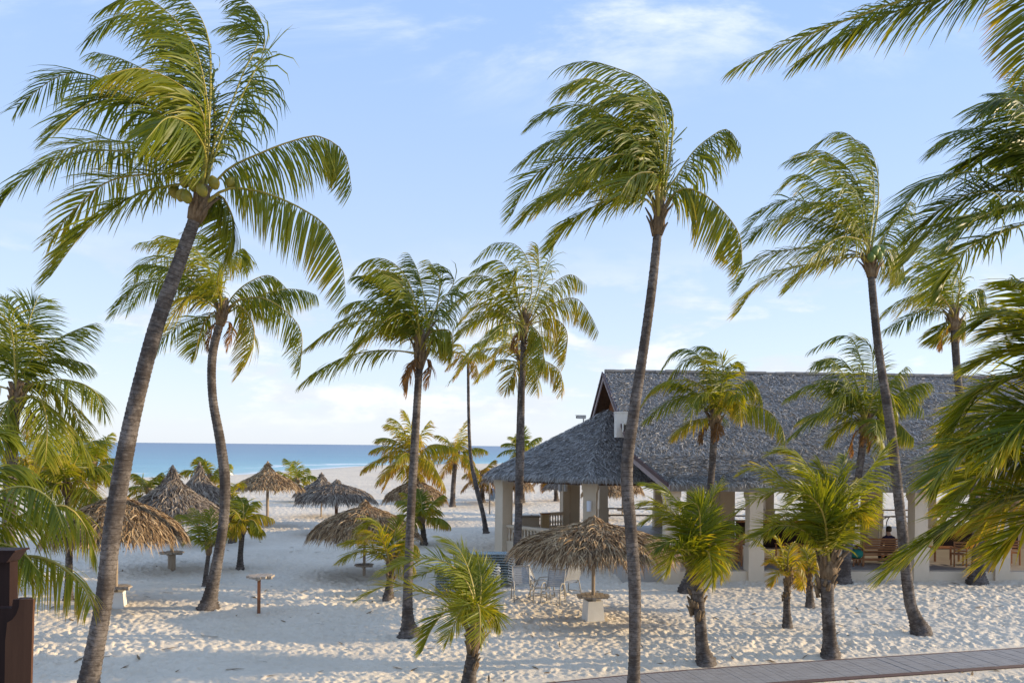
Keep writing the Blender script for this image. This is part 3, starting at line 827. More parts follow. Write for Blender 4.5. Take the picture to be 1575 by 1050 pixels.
palm('slim coconut palm left of the stacked loungers, its flared foot on open sand', 18.9,
     [(631, 979, 40), (628, 960, 27), (627, 920, 21), (631, 810, 19), (637, 700, 18), (642, 610, 17), (646, 545, 17)],
     [([(646, 514), (639, 463), (619, 418), (591, 398), (564, 401), (546, 421)], 0.4),
      ([(643, 514), (612, 463), (581, 429), (550, 424)], -0.8),
      ([(643, 518), (619, 483), (585, 466), (550, 463), (526, 476)], 0.8),
      ([(636, 521), (598, 497), (550, 494), (509, 507), (475, 532)], -0.3),
      ([(643, 518), (626, 483), (598, 490), (564, 514), (537, 553)], -1.4),
      ([(657, 507), (667, 480), (687, 453), (698, 429), (674, 405)], 0.4),
      ([(660, 514), (674, 507), (694, 511), (696, 546)], -0.4),
      ([(657, 510), (653, 463), (643, 418), (630, 391)], 0.8),
      ([(640, 520), (610, 505), (575, 512), (545, 535)], 1.4),
      ([(645, 515), (630, 450), (605, 420), (570, 415)], -1.2),
      ([(640, 518), (605, 478), (565, 475), (520, 495)], 1.2),
      ([(658, 508), (672, 470), (676, 430), (660, 400)], 1.2)],
     Lf=0.85, n=58, wind=0.8, age=0.33, dead=4, seed=5, stub=0.75, stub_n=20, extra=3)
palm('slender coconut palm with a dark trunk beside the balustrade end of the pavilion', 26.5,
     [(793, 893, 20), (795, 850, 18), (798, 780, 17), (801, 700, 15), (803, 600, 13), (806, 505, 12)],
     [([(807, 487), (818, 446), (814, 405), (794, 377), (763, 375), (731, 400)], 0.4),
      ([(800, 490), (780, 449), (749, 425), (718, 427), (700, 445)], -1.0),
      ([(797, 494), (756, 453), (722, 449), (690, 477)], 0.8),
      ([(797, 497), (756, 477), (722, 497), (704, 522)], -0.6),
      ([(818, 490), (842, 446), (876, 422), (902, 438)], 0.4),
      ([(821, 490), (852, 466), (886, 459), (907, 483), (921, 511)], -0.4),
      ([(821, 497), (852, 490), (872, 511), (869, 560)], 0.4),
      ([(811, 483), (828, 439), (828, 379)], 0.8),
      ([(803, 487), (790, 440), (795, 412), (785, 440)], -1.6),
      ([(802, 487), (790, 430), (765, 400), (730, 415)], -1.2),
      ([(800, 492), (770, 470), (735, 470), (705, 500)], 1.6),
      ([(812, 498), (830, 515), (836, 545), (830, 575)], -0.8)],
     Lf=0.95, n=54, wind=0.8, age=0.34, dead=3, seed=6, stub=0.8, stub_n=14, extra=3, width=0.05)
palm('low crowned palm partly hidden behind the slender dark trunked palm by the balustrade', 29.5,
     [(797, 873, 18), (797, 760, 14), (799, 640, 12), (802, 562, 12)],
     [([(794, 552), (763, 535), (729, 545), (692, 586)], -0.6), ([(790, 555), (763, 555), (733, 583)], 0.8),
      ([(807, 552), (838, 555), (862, 573), (864, 605)], -0.4), ([(800, 545), (783, 514), (755, 507)], 0.6),
      ([(806, 545), (825, 515), (850, 520), (862, 545)], 0.6), ([(797, 555), (790, 573), (778, 600)], -0.8),
      ([(803, 545), (812, 505), (800, 485)], 0.8), ([(805, 555), (822, 570), (828, 600)], -1.2), ([(796, 550), (770, 520), (740, 525), (705, 560)], 0.4),
      ([(800, 548), (785, 530), (765, 540), (750, 572)], -1.4)],
     Lf=0.85, n=46, wind=0.4, age=0.36, seed=7, stub=0.5, width=0.052)
palm('very thin palm with an S shaped trunk out on the open sand beyond the pavilion', 40.5,
     [(748, 822, 11), (743, 790, 10), (733, 750, 10), (724, 700, 8), (721, 640, 7), (720, 562, 6)],
     [([(716, 553), (704, 552), (688, 566)], 0), ([(716, 550), (700, 540), (678, 546)], 0.8), ([(722, 550), (735, 540), (752, 548)], 0.5),
      ([(721, 548), (728, 530), (742, 527)], 0), ([(718, 548), (708, 530), (690, 530)], -0.8), ([(722, 553), (732, 560), (736, 580)], -0.6), ([(718, 553), (712, 565), (700, 582)], 0.6)],
     Lf=0.75, n=34, wind=0.5, age=0.55, seed=8, stub=0.0, width=0.06)
palm('coconut palm with a broad mushroom crown against the middle of the big thatched roof', 25.3,
     [(1062, 905, 38), (1066, 880, 30), (1078, 820, 20), (1092, 750, 15), (1097, 690, 15), (1100, 645, 16)],
     [([(1099, 630), (1091, 576), (1069, 542), (1042, 538), (1020, 564)], 0.4), ([(1097, 630), (1076, 591), (1038, 584), (1008, 595), (987, 624)], -0.4),
      ([(1110, 622), (1130, 599), (1152, 584), (1168, 603), (1169, 626)], 0.5), ([(1114, 626), (1152, 622), (1183, 633), (1202, 656), (1207, 680)], -0.5),
      ([(1091, 633), (1057, 610), (1023, 622), (993, 645)], 0.8), ([(1103, 622), (1103, 576), (1095, 538), (1072, 532)], 0.8),
      ([(1107, 622), (1118, 584), (1130, 557), (1143, 560)], -0.4), ([(1099, 625), (1085, 603), (1070, 615), (1062, 640)], -1.6),
      ([(1103, 625), (1120, 600), (1135, 615), (1140, 645)], -1.5), ([(1100, 625), (1090, 560), (1060, 552), (1030, 580)], 1.0), ([(1105, 622), (1112, 570), (1105, 545), (1085, 540)], -0.8)],
     Lf=0.8, n=58, wind=0.35, age=0.30, dead=3, seed=9, stub=0.75, stub_n=18, extra=4, extra_len=2.1, width=0.05)
palm('dark green coconut palm before the thatched roof, near the teak bench with a person', 26.6,
     [(1297, 896, 30), (1300, 870, 22), (1310, 800, 17), (1322, 720, 15), (1331, 655, 15)],
     [([(1331, 640), (1331, 584), (1312, 523), (1286, 518), (1247, 538)], 0.5), ([(1328, 637), (1300, 580), (1275, 552), (1250, 565)], -1.0),
      ([(1324, 637), (1290, 603), (1248, 591), (1210, 612)], 0.4), ([(1322, 641), (1282, 626), (1248, 645), (1214, 672)], -0.6),
      ([(1339, 641), (1362, 614), (1396, 610), (1421, 630)], 0.4), ([(1340, 648), (1373, 645), (1406, 674)], -0.5),
      ([(1337, 633), (1343, 575), (1339, 535), (1318, 516)], 1.0), ([(1343, 633), (1366, 591), (1394, 563)], 0.4),
      ([(1331, 640), (1315, 605), (1290, 612), (1270, 645)], -1.6), ([(1333, 638), (1350, 600), (1370, 605), (1380, 640)], -1.5),
      ([(1330, 640), (1310, 570), (1282, 550), (1255, 560)], 1.2), ([(1325, 645), (1300, 650), (1275, 680)], 0.8)],
     Lf=0.9, n=58, wind=0.45, age=0.22, dead=3, seed=10, stub=0.7, stub_n=16, extra=5, extra_len=2.6, width=0.052)
palm('palm with a thick foot before the last hall columns, crown high above the roof', 26.8,
     [(1503, 894, 34), (1504, 872, 25), (1503, 800, 22), (1490, 700, 18), (1474, 590, 16), (1467, 495, 15)],
     [([(1467, 470), (1460, 425), (1440, 390), (1410, 380), (1385, 400)], 0.4), ([(1463, 475), (1430, 435), (1395, 425), (1366, 446)], -0.6),
      ([(1461, 480), (1420, 455), (1385, 462), (1352, 492)], 0.5), ([(1462, 485), (1425, 475), (1395, 490), (1362, 506)], -0.6),
      ([(1474, 478), (1490, 450), (1512, 446), (1519, 475)], 0.4), ([(1470, 470), (1478, 430), (1470, 395), (1445, 378)], 0.8), ([(1472, 490), (1485, 495), (1484, 515)], 0),
      ([(1462, 492), (1450, 505), (1444, 525)], 0), ([(1465, 475), (1440, 420), (1415, 405), (1385, 425)], 1.5), ([(1464, 478), (1440, 450), (1410, 455), (1380, 485)], -1.6)],
     Lf=0.9, n=54, wind=0.9, age=0.26, dead=2, seed=11, stub=0.7, stub_n=14, extra=2, width=0.05)
palm('big coconut palm at the right edge whose crown reaches in at mid height', 13.2,
     [(1700, 1075, 45), (1690, 900, 36), (1672, 700, 30), (1650, 500, 26), (1625, 330, 25)],
     [([(1600, 260), (1575, 210), (1524, 198), (1480, 203), (1440, 228)], 0.4), ([(1605, 230), (1575, 165), (1540, 152), (1506, 172)], -0.8),
      ([(1600, 285), (1510, 265), (1452, 271), (1410, 295), (1366, 356)], -0.4), ([(1605, 300), (1505, 295), (1443, 324), (1392, 368)], 0.8),
      ([(1605, 335), (1529, 362), (1490, 381), (1457, 425), (1443, 462)], -0.8), ([(1605, 315), (1510, 328), (1440, 350), (1396, 402)], 0.4),
      ([(1610, 260), (1560, 230), (1510, 235), (1470, 262)], 1.2), ([(1600, 310), (1540, 320), (1490, 345), (1455, 385)], -1.5), ([(1615, 250), (1600, 190), (1570, 150), (1530, 145)], 0.6),
      ([(1660, 280), (1720, 260), (1790, 300), (1830, 400)], 0.4), ([(1650, 270), (1690, 190), (1740, 160), (1800, 190)], -0.6), ([(1630, 260), (1620, 170), (1570, 110)], 1.0)],
     Lf=0.98, n=76, wind=0.9, droop=0.7, age=0.16, seed=12)
palm('nearest overhead palm whose long fronds hang into the top right corner', 8.6,
     [(1905, 1300, 60), (1880, 1000, 48), (1840, 600, 42), (1760, 200, 38), (1680, -90, 36)],
     [([(1640, -75), (1520, -45), (1400, -4), (1300, 32), (1210, 68), (1128, 105)], 0.3),
      ([(1640, -75), (1605, -40), (1588, 20), (1580, 80), (1578, 118)], -0.3),
      ([(1640, -55), (1480, -12), (1360, 24), (1290, 58), (1222, 100)], 1.0),
      ([(1640, -120), (1540, -150), (1420, -120), (1330, -60)], 0.6), ([(1720, -120), (1800, -160), (1900, -100), (1960, 0)], 0.2)],
     Lf=0.62, n=100, wind=0.45, droop=0.7, age=0.03, seed=13, width=0.034, tip_age=0.45)
palm('near coconut palm at the right edge spreading wide green fronds before the columns', 8.4,
     [(1770, 1290, 70), (1760, 1050, 52), (1740, 850, 48), (1700, 700, 46)],
     [([(1664, 600), (1599, 572), (1548, 582), (1516, 596), (1490, 620), (1464, 670)], 0.5),
      ([(1664, 690), (1599, 680), (1535, 678), (1490, 690), (1454, 715), (1436, 748)], -0.4),
      ([(1664, 750), (1599, 757), (1535, 767), (1493, 787), (1451, 816), (1403, 848), (1362, 880)], 0.3),
      ([(1664, 590), (1614, 510), (1554, 480), (1504, 495)], 0.6), ([(1674, 700), (1604, 700), (1544, 710), (1494, 740), (1466, 785)], 0.8), ([(1674, 740), (1614, 742), (1554, 765), (1504, 812)], 1.0), ([(1674, 600), (1624, 540), (1569, 505), (1519, 515)], 1.0), ([(1674, 560), (1634, 480), (1599, 440), (1554, 430)], -0.4),
      ([(1664, 640), (1594, 625), (1524, 635), (1486, 665), (1464, 700)], 1.0),
      ([(1674, 770), (1624, 785), (1574, 810), (1524, 860)], -0.5), ([(1674, 620), (1614, 545), (1554, 540), (1494, 560)], 1.3),
      ([(1674, 650), (1614, 640), (1564, 660), (1524, 705)], -0.8), ([(1764, 600), (1854, 560), (1924, 640), (1964, 760)], 0.4), ([(1724, 590), (1704, 480), (1664, 420), (1624, 410)], 1.2), ([(1764, 640), (1824, 660), (1874, 760)], -0.6)],
     Lf=0.78, n=130, wind=0.35, droop=0.5, age=0.22, seed=14, width=0.038, tip_age=0.35)
palm('leaning palm at the left edge, drooping fronds beside the tallest trunk', 17.2,
     [(12, 980, 32), (13, 820, 27), (16, 720, 25), (22, 640, 22), (26, 618, 21)],
     [([(26, 580), (25, 520), (15, 470), (-8, 445)], 0.5), ([(30, 582), (60, 540), (100, 515), (140, 498)], 0.4), ([(37, 595), (93, 583), (142, 598), (162, 636)], -0.5),
      ([(37, 606), (80, 629), (118, 666), (140, 710)], 0.3), ([(30, 612), (60, 612), (72, 650), (70, 710)], -0.9), ([(24, 585), (40, 510), (55, 465), (62, 455)], 0.8),
      ([(22, 585), (-10, 530), (-50, 500), (-100, 520)], 0.3), ([(18, 600), (-40, 590), (-90, 620), (-120, 680)], -0.4), ([(20, 610), (0, 640), (-15, 690)], -0.6),
      ([(28, 600), (62, 560), (95, 550), (135, 560)], 1.2), ([(24, 580), (15, 500), (-20, 470), (-60, 480)], -1.0), ([(32, 600), (75, 592), (110, 622), (128, 672)], 1.0)],
     Lf=0.95, n=62, wind=-0.1, age=0.27, dead=2, seed=15, stub=0.5, stub_n=14)
palm('near palm at the left edge with low arching fronds beside the brown post', 8.2,
     [(-120, 1290, 60), (-110, 1100, 50), (-95, 950, 46), (-85, 860, 44)],
     [([(-50, 815), (0, 808), (39, 790), (97, 777), (129, 805), (146, 850)], 0.4), ([(-50, 850), (-10, 858), (26, 855), (65, 857), (104, 877), (131, 905), (140, 930)], -0.3),
      ([(-60, 780), (-20, 728), (25, 715), (62, 742)], 0.4), ([(-60, 800), (-10, 760), (40, 748), (80, 770), (98, 810)], -0.7), ([(-70, 770), (-50, 690), (-10, 660), (30, 675)], 0.6),
      ([(-60, 830), (-15, 832), (30, 845), (62, 880)], -0.6), ([(-90, 780), (-150, 700), (-220, 720)], 0.2), ([(-100, 820), (-180, 820), (-240, 900)], -0.2)],
     Lf=0.62, n=74, wind=0.1, droop=0.9, age=0.30, seed=16, width=0.032, tip_age=0.3)

# young palms on the sand
palm('young palm in the foreground with a fan of fronds, nearest on the open sand', 14.7,
     [(720, 1070, 30), (722, 1040, 27), (726, 1010, 24), (729, 985, 18)],
     [([(731, 935), (717, 893), (689, 866), (656, 858), (620, 864), (580, 884)], 0.3), ([(728, 926), (690, 918), (656, 912), (623, 901), (590, 901), (552, 920)], -0.2),
      ([(731, 926), (722, 880), (704, 842), (680, 826)], 0.6), ([(738, 926), (740, 890), (735, 858)], 0.5), ([(736, 945), (756, 933), (768, 958)], 0.2),
      ([(728, 945), (724, 928), (710, 935), (688, 985)], -1.2), ([(731, 940), (734, 928), (738, 942), (738, 985)], -1.5), ([(725, 945), (690, 938), (665, 965), (650, 1000)], -0.5),
      ([(732, 930), (733, 885), (722, 850)], 0.9), ([(726, 930), (705, 890), (675, 875), (640, 885)], 0.9)],
     Lf=0.60, n=70, wind=0.35, droop=0.3, age=0.36, tip_age=0.16, seed=21, width=0.034, span=0.8, stub=0.55, stub_n=12)
palm('yellow green young palm just below the shaggy umbrella left of the lounger stacks', 23.4,
     [(597, 921, 18), (599, 900, 15), (602, 870, 14)],
     [([(598, 862), (595, 840), (587, 812), (573, 801), (550, 816)], 0.2), ([(597, 862), (581, 850), (557, 832), (530, 834)], -0.3), ([(600, 862), (614, 838), (628, 830), (645, 845)], 0.3),
      ([(600, 862), (606, 830), (612, 800)], 0.5), ([(597, 864), (575, 850), (550, 848), (522, 862)], 0.6), ([(600, 864), (620, 855), (636, 870)], -0.6), ([(599, 862), (590, 835), (578, 820), (556, 828)], -0.9), ([(602, 863), (622, 838), (640, 838)], 0.8)],
     Lf=0.74, n=58, wind=0.35, droop=0.6, age=0.42, seed=22, width=0.04, span=0.6, stub=0.5)
palm('young palm with a knobbly curved trunk between the thatched umbrella and the small yellow palm', 16.6,
     [(1086, 1020, 32), (1080, 995, 26), (1076, 940, 24), (1071, 895, 26), (1071, 880, 20)],
     [([(1072, 855), (1069, 817), (1054, 788), (1027, 755), (995, 742)], 0.3), ([(1070, 858), (1061, 817), (1036, 790), (1011, 773), (984, 774)], -0.4),
      ([(1078, 855), (1087, 820), (1090, 775), (1103, 745)], 0.4), ([(1075, 855), (1077, 811), (1073, 777), (1056, 774)], -0.6), ([(1080, 860), (1097, 835), (1105, 848), (1108, 880)], -0.4),
      ([(1069, 862), (1054, 838), (1033, 831), (1010, 842)], -0.8), ([(1070, 862), (1052, 845), (1035, 850), (1025, 880)], -1.2), ([(1076, 862), (1086, 846), (1093, 862), (1096, 895)], -1.2),
      ([(1075, 855), (1081, 805), (1075, 760)], 0.8), ([(1071, 858), (1050, 805), (1020, 790), (992, 800)], 0.8), ([(1080, 858), (1100, 812), (1115, 800), (1126, 815)], 0.7)],
     Lf=0.70, n=72, wind=0.3, droop=0.5, age=0.37, tip_age=0.16, seed=23, width=0.04, span=1.1, stub=0.6, stub_n=18)
palm('large bushy young palm with upright bright green fronds, right of the small yellow palm', 17.3,
     [(1277, 1006, 32), (1276, 980, 27), (1273, 930, 26), (1272, 890, 28), (1275, 872, 20)],
     [([(1274, 850), (1267, 774), (1240, 712), (1213, 692), (1186, 696)], 0.4), ([(1272, 850), (1258, 775), (1213, 744), (1168, 718), (1140, 728)], 0.8),
      ([(1271, 845), (1244, 762), (1203, 752), (1163, 766), (1128, 790)], -0.5), ([(1282, 843), (1305, 767), (1343, 714), (1367, 680)], 0.2), ([(1276, 843), (1286, 748), (1300, 703)], 0.6),
      ([(1280, 843), (1316, 786), (1345, 765)], -0.5), ([(1274, 850), (1266, 790), (1240, 760), (1215, 775)], -1.2), ([(1274, 845), (1264, 760), (1238, 722), (1205, 715)], -0.7),
      ([(1277, 843), (1276, 765), (1262, 712)], 0.9), ([(1272, 852), (1235, 815), (1195, 808), (1160, 830)], -0.3), ([(1282, 845), (1300, 800), (1318, 785), (1332, 795)], -0.5),
      ([(1278, 845), (1295, 765), (1320, 735)], 1.0), ([(1272, 850), (1248, 800), (1215, 790), (1180, 812)], 0.9)],
     Lf=0.74, n=84, wind=0.5, droop=0.35, age=0.36, seed=24, width=0.042, span=0.8, stub=0.65, stub_n=16, tip_age=0.16)
palm('small palm with a big orange yellow frond between two larger young palms', 20.3,
     [(1211, 962, 17), (1210, 930, 14), (1211, 905, 14), (1213, 893, 11)],
     [([(1208, 882), (1186, 853), (1163, 831), (1148, 824), (1132, 833)], -0.2), ([(1209, 880), (1201, 840), (1186, 815)], 0.3), ([(1214, 880), (1228, 862), (1240, 888)], -0.3),
      ([(1212, 878), (1213, 850), (1220, 835)], 0.4), ([(1210, 884), (1197, 880), (1186, 900)], -0.4), ([(1215, 882), (1230, 880), (1236, 905)], 0.4), ([(1210, 880), (1192, 862), (1176, 866)], 0.5)],
     Lf=0.38, n=46, wind=0.2, droop=0.5, age=0.50, seed=25, width=0.04, span=0.7, stub=0.35)
palm('tiny yellow palm standing just behind the large bushy young palm', 22.8,
     [(1246, 928, 15), (1245, 905, 13), (1244, 888, 11)],
     [([(1243, 876), (1235, 862), (1222, 868)], 0.2), ([(1245, 875), (1254, 858), (1262, 872)], -0.2), ([(1243, 875), (1240, 850), (1230, 842)], 0.3), ([(1246, 876), (1258, 880), (1262, 898)], -0.3), ([(1243, 878), (1230, 884), (1226, 902)], -0.2), ([(1245, 874), (1250, 850), (1258, 845)], 0.4)],
     Lf=0.36, n=40, wind=0.2, droop=0.5, age=0.46, seed=26, width=0.04, span=0.5, stub=0.3)
palm('young palm with a slim straight trunk, right of the wavy trunked palm', 28.3,
     [(369, 877, 13), (370, 850, 11), (373, 815, 12)],
     [([(371, 800), (360, 785), (345, 790), (335, 812)], -0.3), ([(374, 798), (374, 775), (366, 762)], 0.4), ([(377, 802), (395, 790), (420, 797)], 0.3), ([(376, 803), (390, 800), (400, 818)], -0.4),
      ([(371, 803), (355, 803), (345, 830)], 0.3), ([(372, 800), (358, 770), (345, 765)], 0.5), ([(375, 800), (385, 775), (398, 770)], 0.5), ([(373, 803), (368, 800), (362, 825)], -0.6)],
     Lf=0.6, n=40, wind=0.15, age=0.40, seed=27, width=0.05, stub=0.4, extra=4, extra_len=0.9)
palm('palm with a bent leafy top behind the wavy trunked palm, a pale umbrella beside it', 36.5,
     [(357, 835, 12), (358, 805, 11), (357, 780, 11)],
     [([(355, 768), (340, 750), (322, 752)], 0.2), ([(358, 766), (362, 745), (375, 742)], 0.3), ([(354, 770), (335, 765), (325, 785)], -0.3), ([(360, 770), (378, 765), (386, 785)], -0.3), ([(356, 765), (350, 745), (340, 735)], 0.4)],
     Lf=0.7, n=36, wind=0.4, age=0.45, seed=28, width=0.06, stub=0.3, extra=4, extra_len=1.3)
palm('spindly young palm half hidden by the wavy trunk, dead leaf stubs at its foot', 24.8,
     [(315, 905, 10), (317, 880, 9), (321, 850, 9)],
     [([(320, 840), (306, 815), (290, 795), (275, 790)], 0), ([(321, 838), (315, 805), (300, 782)], 0.3), ([(322, 838), (325, 805), (322, 785)], 0.3), ([(320, 842), (300, 825), (285, 830)], -0.3), ([(323, 840), (335, 815), (345, 815)], -0.2)],
     Lf=0.6, n=44, wind=0.1, age=0.40, seed=29, width=0.04, stub=0.3, stub_n=8)
palm('palm with a short trunk rising through the thatch line of the far left umbrella', 22.3,
     [(105, 930, 18), (106, 880, 15), (106, 800, 14), (104, 755, 14)],
     [([(104, 738), (96, 700), (78, 672), (52, 668)], 0.3), ([(106, 738), (118, 705), (138, 680), (160, 676)], -0.2), ([(107, 742), (130, 722), (155, 718), (176, 740)], 0.3), ([(102, 742), (80, 725), (58, 735), (45, 765)], -0.4),
      ([(105, 738), (108, 695), (120, 662)], 0.6), ([(107, 744), (128, 740), (140, 765), (142, 795)], -0.6), ([(101, 744), (85, 745), (72, 775)], -0.6), ([(105, 738), (92, 690), (88, 655)], 0.5)],
     Lf=0.8, n=52, wind=0.05, age=0.36, seed=30, width=0.045, stub=0.4, extra=5, extra_len=1.6)
# palms farther down the beach
def far_palm(label, px, y_base, py_top, wpx, seed, n=14, L=None, age=0.45, wind=0.3, el=(80, -25), Lf=0.8, lean=0):
    d = ground_depth(px, y_base); ym = (y_base + py_top) / 2
    return palm(label, d, [(px, y_base, wpx * 1.15), (px + lean * 0.3, ym, wpx), (px + lean, py_top, wpx)], [], Lf=Lf, n=44, wind=wind, age=age - 0.03, seed=seed, width=0.085, stub=0.4, stub_n=8,
                extra=n, extra_len=L, extra_el=el, tip_age=0.35)


far_palm('bushy palm with brown drooping fronds directly behind the slim palm trunk', 646, 803, 702, 13, 31, 22, 2.9, 0.46, 0.5, (85, -45), 1.0, -14)
far_palm('yellow crowned palm with a clean pale trunk left of the S shaped palm', 696, 778, 700, 10, 32, 14, 2.6, 0.50, 0.2, (80, -30), 0.9, 6)
far_palm('leafy dwarf palm under the bushy brown palm beside the slim trunk', 652, 838, 800, 11, 33, 10, 1.7, 0.38, 0.2, (85, 5), 0.7, -3)
far_palm('small bright palm between two umbrellas near the waterline', 457, 772, 742, 7, 34, 11, 2.3, 0.38, 0.2, (80, -15), 0.8)
far_palm('green palm clump behind the pointed umbrella nearest the tallest trunk', 228, 798, 756, 9, 35, 9, 1.7, 0.46, 0.25, (80, -20), 0.8)
far_palm('palm with yellow tips left of the tallest trunk near the sea', 140, 800, 712, 9, 36, 13, 2.1, 0.42, 0.2, (85, -25), 0.8, 5)
far_palm('pale palm seen over the low pavilion eave', 804, 772, 694, 8, 37, 12, 2.1, 0.32, 0.3, (85, -15), 0.8)
far_palm('golden palm half hidden behind the S shaped trunk', 742, 772, 732, 9, 38, 12, 2.0, 0.62, 0.2, (70, -35), 0.8)
far_palm('dark bent palm trunk seen under the pavilion eave between columns', 856, 769, 728, 8, 39, 12, 2.0, 0.66, 0.2, (40, -45), 0.8, -6)
far_palm('short palm poking up behind the umbrella with the steep peak', 322, 800, 735, 8, 40, 7, 1.8, 0.40, 0.3, (80, 0), 0.8)
far_palm('low golden palm at the left edge behind the leaning palm', 52, 812, 722, 12, 41, 14, 1.9, 0.48, 0.1, (80, -30), 0.8)

# ---------------------------------------------------------------- thatched beach umbrellas
MUSH = [(0.0, 1.0), (0.035, 0.93), (0.06, 0.84), (0.11, 0.74), (0.24, 0.64), (0.45, 0.51), (0.68, 0.33), (0.86, 0.15), (1.0, -0.06)]
CONE = [(0.0, 1.0), (0.03, 0.9), (0.07, 0.76), (0.17, 0.60), (0.36, 0.42), (0.6, 0.25), (0.82, 0.10), (1.0, -0.04)]


def strips(c, prof, R, Hh, z0, n, ln, wid, seed, lift=0.05, yaw=0.5):
    """pointed straw blades lying down the slope of a surface of revolution"""
    r = np.random.default_rng(seed)
    P = np.array([(a * R, b * Hh) for a, b in prof]); s = np.concatenate([[0], np.cumsum(np.hypot(*np.diff(P, axis=0).T))])
    # blade starts: weighted by circumference, plus a fringe
    u = np.sqrt(r.random(n)) * 0.98; u[: n // 14] = r.random(n // 14) * 0.3; u[-n // 4:] = r.uniform(0.83, 1.0, len(u[-n // 4:]))
    th = r.random(n) * 2 * np.pi
    ss = u * s[-1]
    rr, zz_ = np.interp(ss, s, P[:, 0]), np.interp(ss, s, P[:, 1])
    e = 0.03 * s[-1]
    dr, dz = np.interp(np.minimum(ss + e, s[-1]), s, P[:, 0]) - np.interp(ss - e, s, P[:, 0]), np.interp(np.minimum(ss + e, s[-1]), s, P[:, 1]) - np.interp(ss - e, s, P[:, 1])
    q = np.hypot(dr, dz) + 1e-9; dr /= q; dz /= q
    er = np.stack([np.cos(th), np.sin(th), 0 * th], 1); et = np.stack([-np.sin(th), np.cos(th), 0 * th], 1); ez = np.array([0, 0, 1.0])
    D = er * dr[:, None] + ez * dz[:, None]; Nn = er * (-dz)[:, None] + ez * dr[:, None]
    y = r.normal(0, yaw, n); D = D * np.cos(y)[:, None] + et * np.sin(y)[:, None]
    Wv = np.cross(D, Nn); roll = r.normal(0, 0.6, n); Wv, N2 = Wv * np.cos(roll)[:, None] + Nn * np.sin(roll)[:, None], Nn
    p = np.array([c[0], c[1], z0]) + er * rr[:, None] + ez * zz_[:, None] + Nn * r.uniform(0.0, 0.05, n)[:, None]
    L = ln * r.uniform(0.5, 1.25, n) * np.interp(u, [0, 0.15, 1], [0.45, 0.8, 1.0]); wd = wid * r.uniform(0.5, 1.3, n)
    rows = []
    for k, (f, wf) in enumerate(((0.0, 0.7), (0.36, 1.0), (0.7, 0.75), (1.0, 0.0))):
        g = (f ** 2) * (0.10 + 0.5 * np.clip(u - 0.8, 0, 1) * 3)
        pp = p + (D * f + Nn * (lift * math.sin(f * 2.6) / ln) * r.uniform(0.2, 1.6, n)[:, None] - ez * g[:, None]) * L[:, None]
        rows += [pp - Wv * (wd * wf / 2)[:, None], pp + Wv * (wd * wf / 2)[:, None]] if wf > 0 else [pp]
    V = np.stack(rows, 1).reshape(-1, 3); b = np.arange(n)[:, None] * 7
    F = np.concatenate([b + np.array([[0, 1, 3, 2]]), b + np.array([[2, 3, 5, 4]])]).tolist() + (b + np.array([[4, 5, 6]])).tolist()
    return V, F


def umbrella(label, px, y_base, y_apex, half_px, y_eave, prof=MUSH, mat='thatch', n=2600, table=None, block=False, post='post', post_r=0.055, seed=0, d=None, skirt=None):
    d = d or ground_depth(px, y_base)
    b = at(px, y_base, d); gz = float(sand_z(np.array([b.x]), np.array([b.y]))[0])
    za = at(px, y_apex, d).z; ze = at(px, y_eave, d).z; R = half_px * d / F_PX
    root = thing('thatched_umbrella', label, 'beach umbrella', (b.x, b.y, gz), 'thatched umbrellas on the beach')
    zr = lambda f: ze + (za - ze) * f
    mb = MB(); mb.tube([(b.x, b.y, gz - 0.3), (b.x, b.y, za - 0.12)], [post_r, post_r * 0.9], 10); mb.build('post', M[post], root)
    can = MB()
    Hh = za - ze
    prof2 = [(a * R * 0.97, bb * Hh - 0.035) for a, bb in prof][::-1]
    can.lathe(prof2 , (b.x, b.y, ze), 28, 0, 0.02)
    can.lathe([(r_ * 0.96, z_ - 0.10) for r_, z_ in prof2[:-2]][::-1], (b.x, b.y, ze), 28, 0, 0.02)
    for k in range(8):
        th = k * math.pi / 4 + 0.2
        can.tube([(b.x, b.y, zr(0.55)), (b.x + math.cos(th) * R * 0.86, b.y + math.sin(th) * R * 0.86, zr(0.02))], 0.03, 5)
    c = can.build('canopy', M['thatch_under'], root, True)
    ln = 0.30 * (R / 1.9) + 0.24
    V, F = strips((b.x, b.y), prof, R, Hh, ze, int(n * 2.0), ln, 0.019 * (1 + (d / 40)), seed + 5, 0.06)
    link_mesh('thatch', V, F, M[mat], None, c, False, base=Vector(root['_base']))
    cap = MB(); cap.tube([(b.x, b.y, za - 0.28), (b.x, b.y, za - 0.12), (b.x, b.y, za + 0.02), (b.x, b.y, za + 0.06)], [0.10, 0.075, 0.05, 0.015], 9)
    cap.build('peak_binding', M[mat], root, True)
    if table:
        yt, rpx = table; zt = at(px, yt, d).z; R2 = rpx * d / F_PX
        t = MB()
        for i in range(7):
            x0 = -R2 + 2 * R2 * i / 7; x1 = x0 + 2 * R2 / 7 - 0.012; hh = math.sqrt(max(0.02, R2 ** 2 - max(abs(x0), abs(x1)) ** 2 * 0.9))
            t.box((b.x + (x0 + x1) / 2, b.y, zt - 0.025 + rng.normal(0, .002)), (x1 - x0, 2 * hh, 0.045))
        t.box((b.x, b.y, zt - 0.075), (2 * R2 * 0.92, 0.07, 0.055)); t.box((b.x, b.y, zt - 0.078), (0.07, 2 * R2 * 0.9, 0.05))
        t.build('tabletop', M['boards'], root)
        if block:
            k = MB(); hb = zt - gz - 0.14; k.box((b.x, b.y, gz + hb / 2 - 0.1), (0.50, 0.50, hb + 0.2), 0.25, 0, 0.80); k.build('footing', M['concrete'], root)
        elif block is None:
            k = MB(); k.tube([(b.x, b.y, gz - .2), (b.x, b.y, zt - 0.1)], 0.13, 10); k.build('pedestal', M['post'], root)
    return root


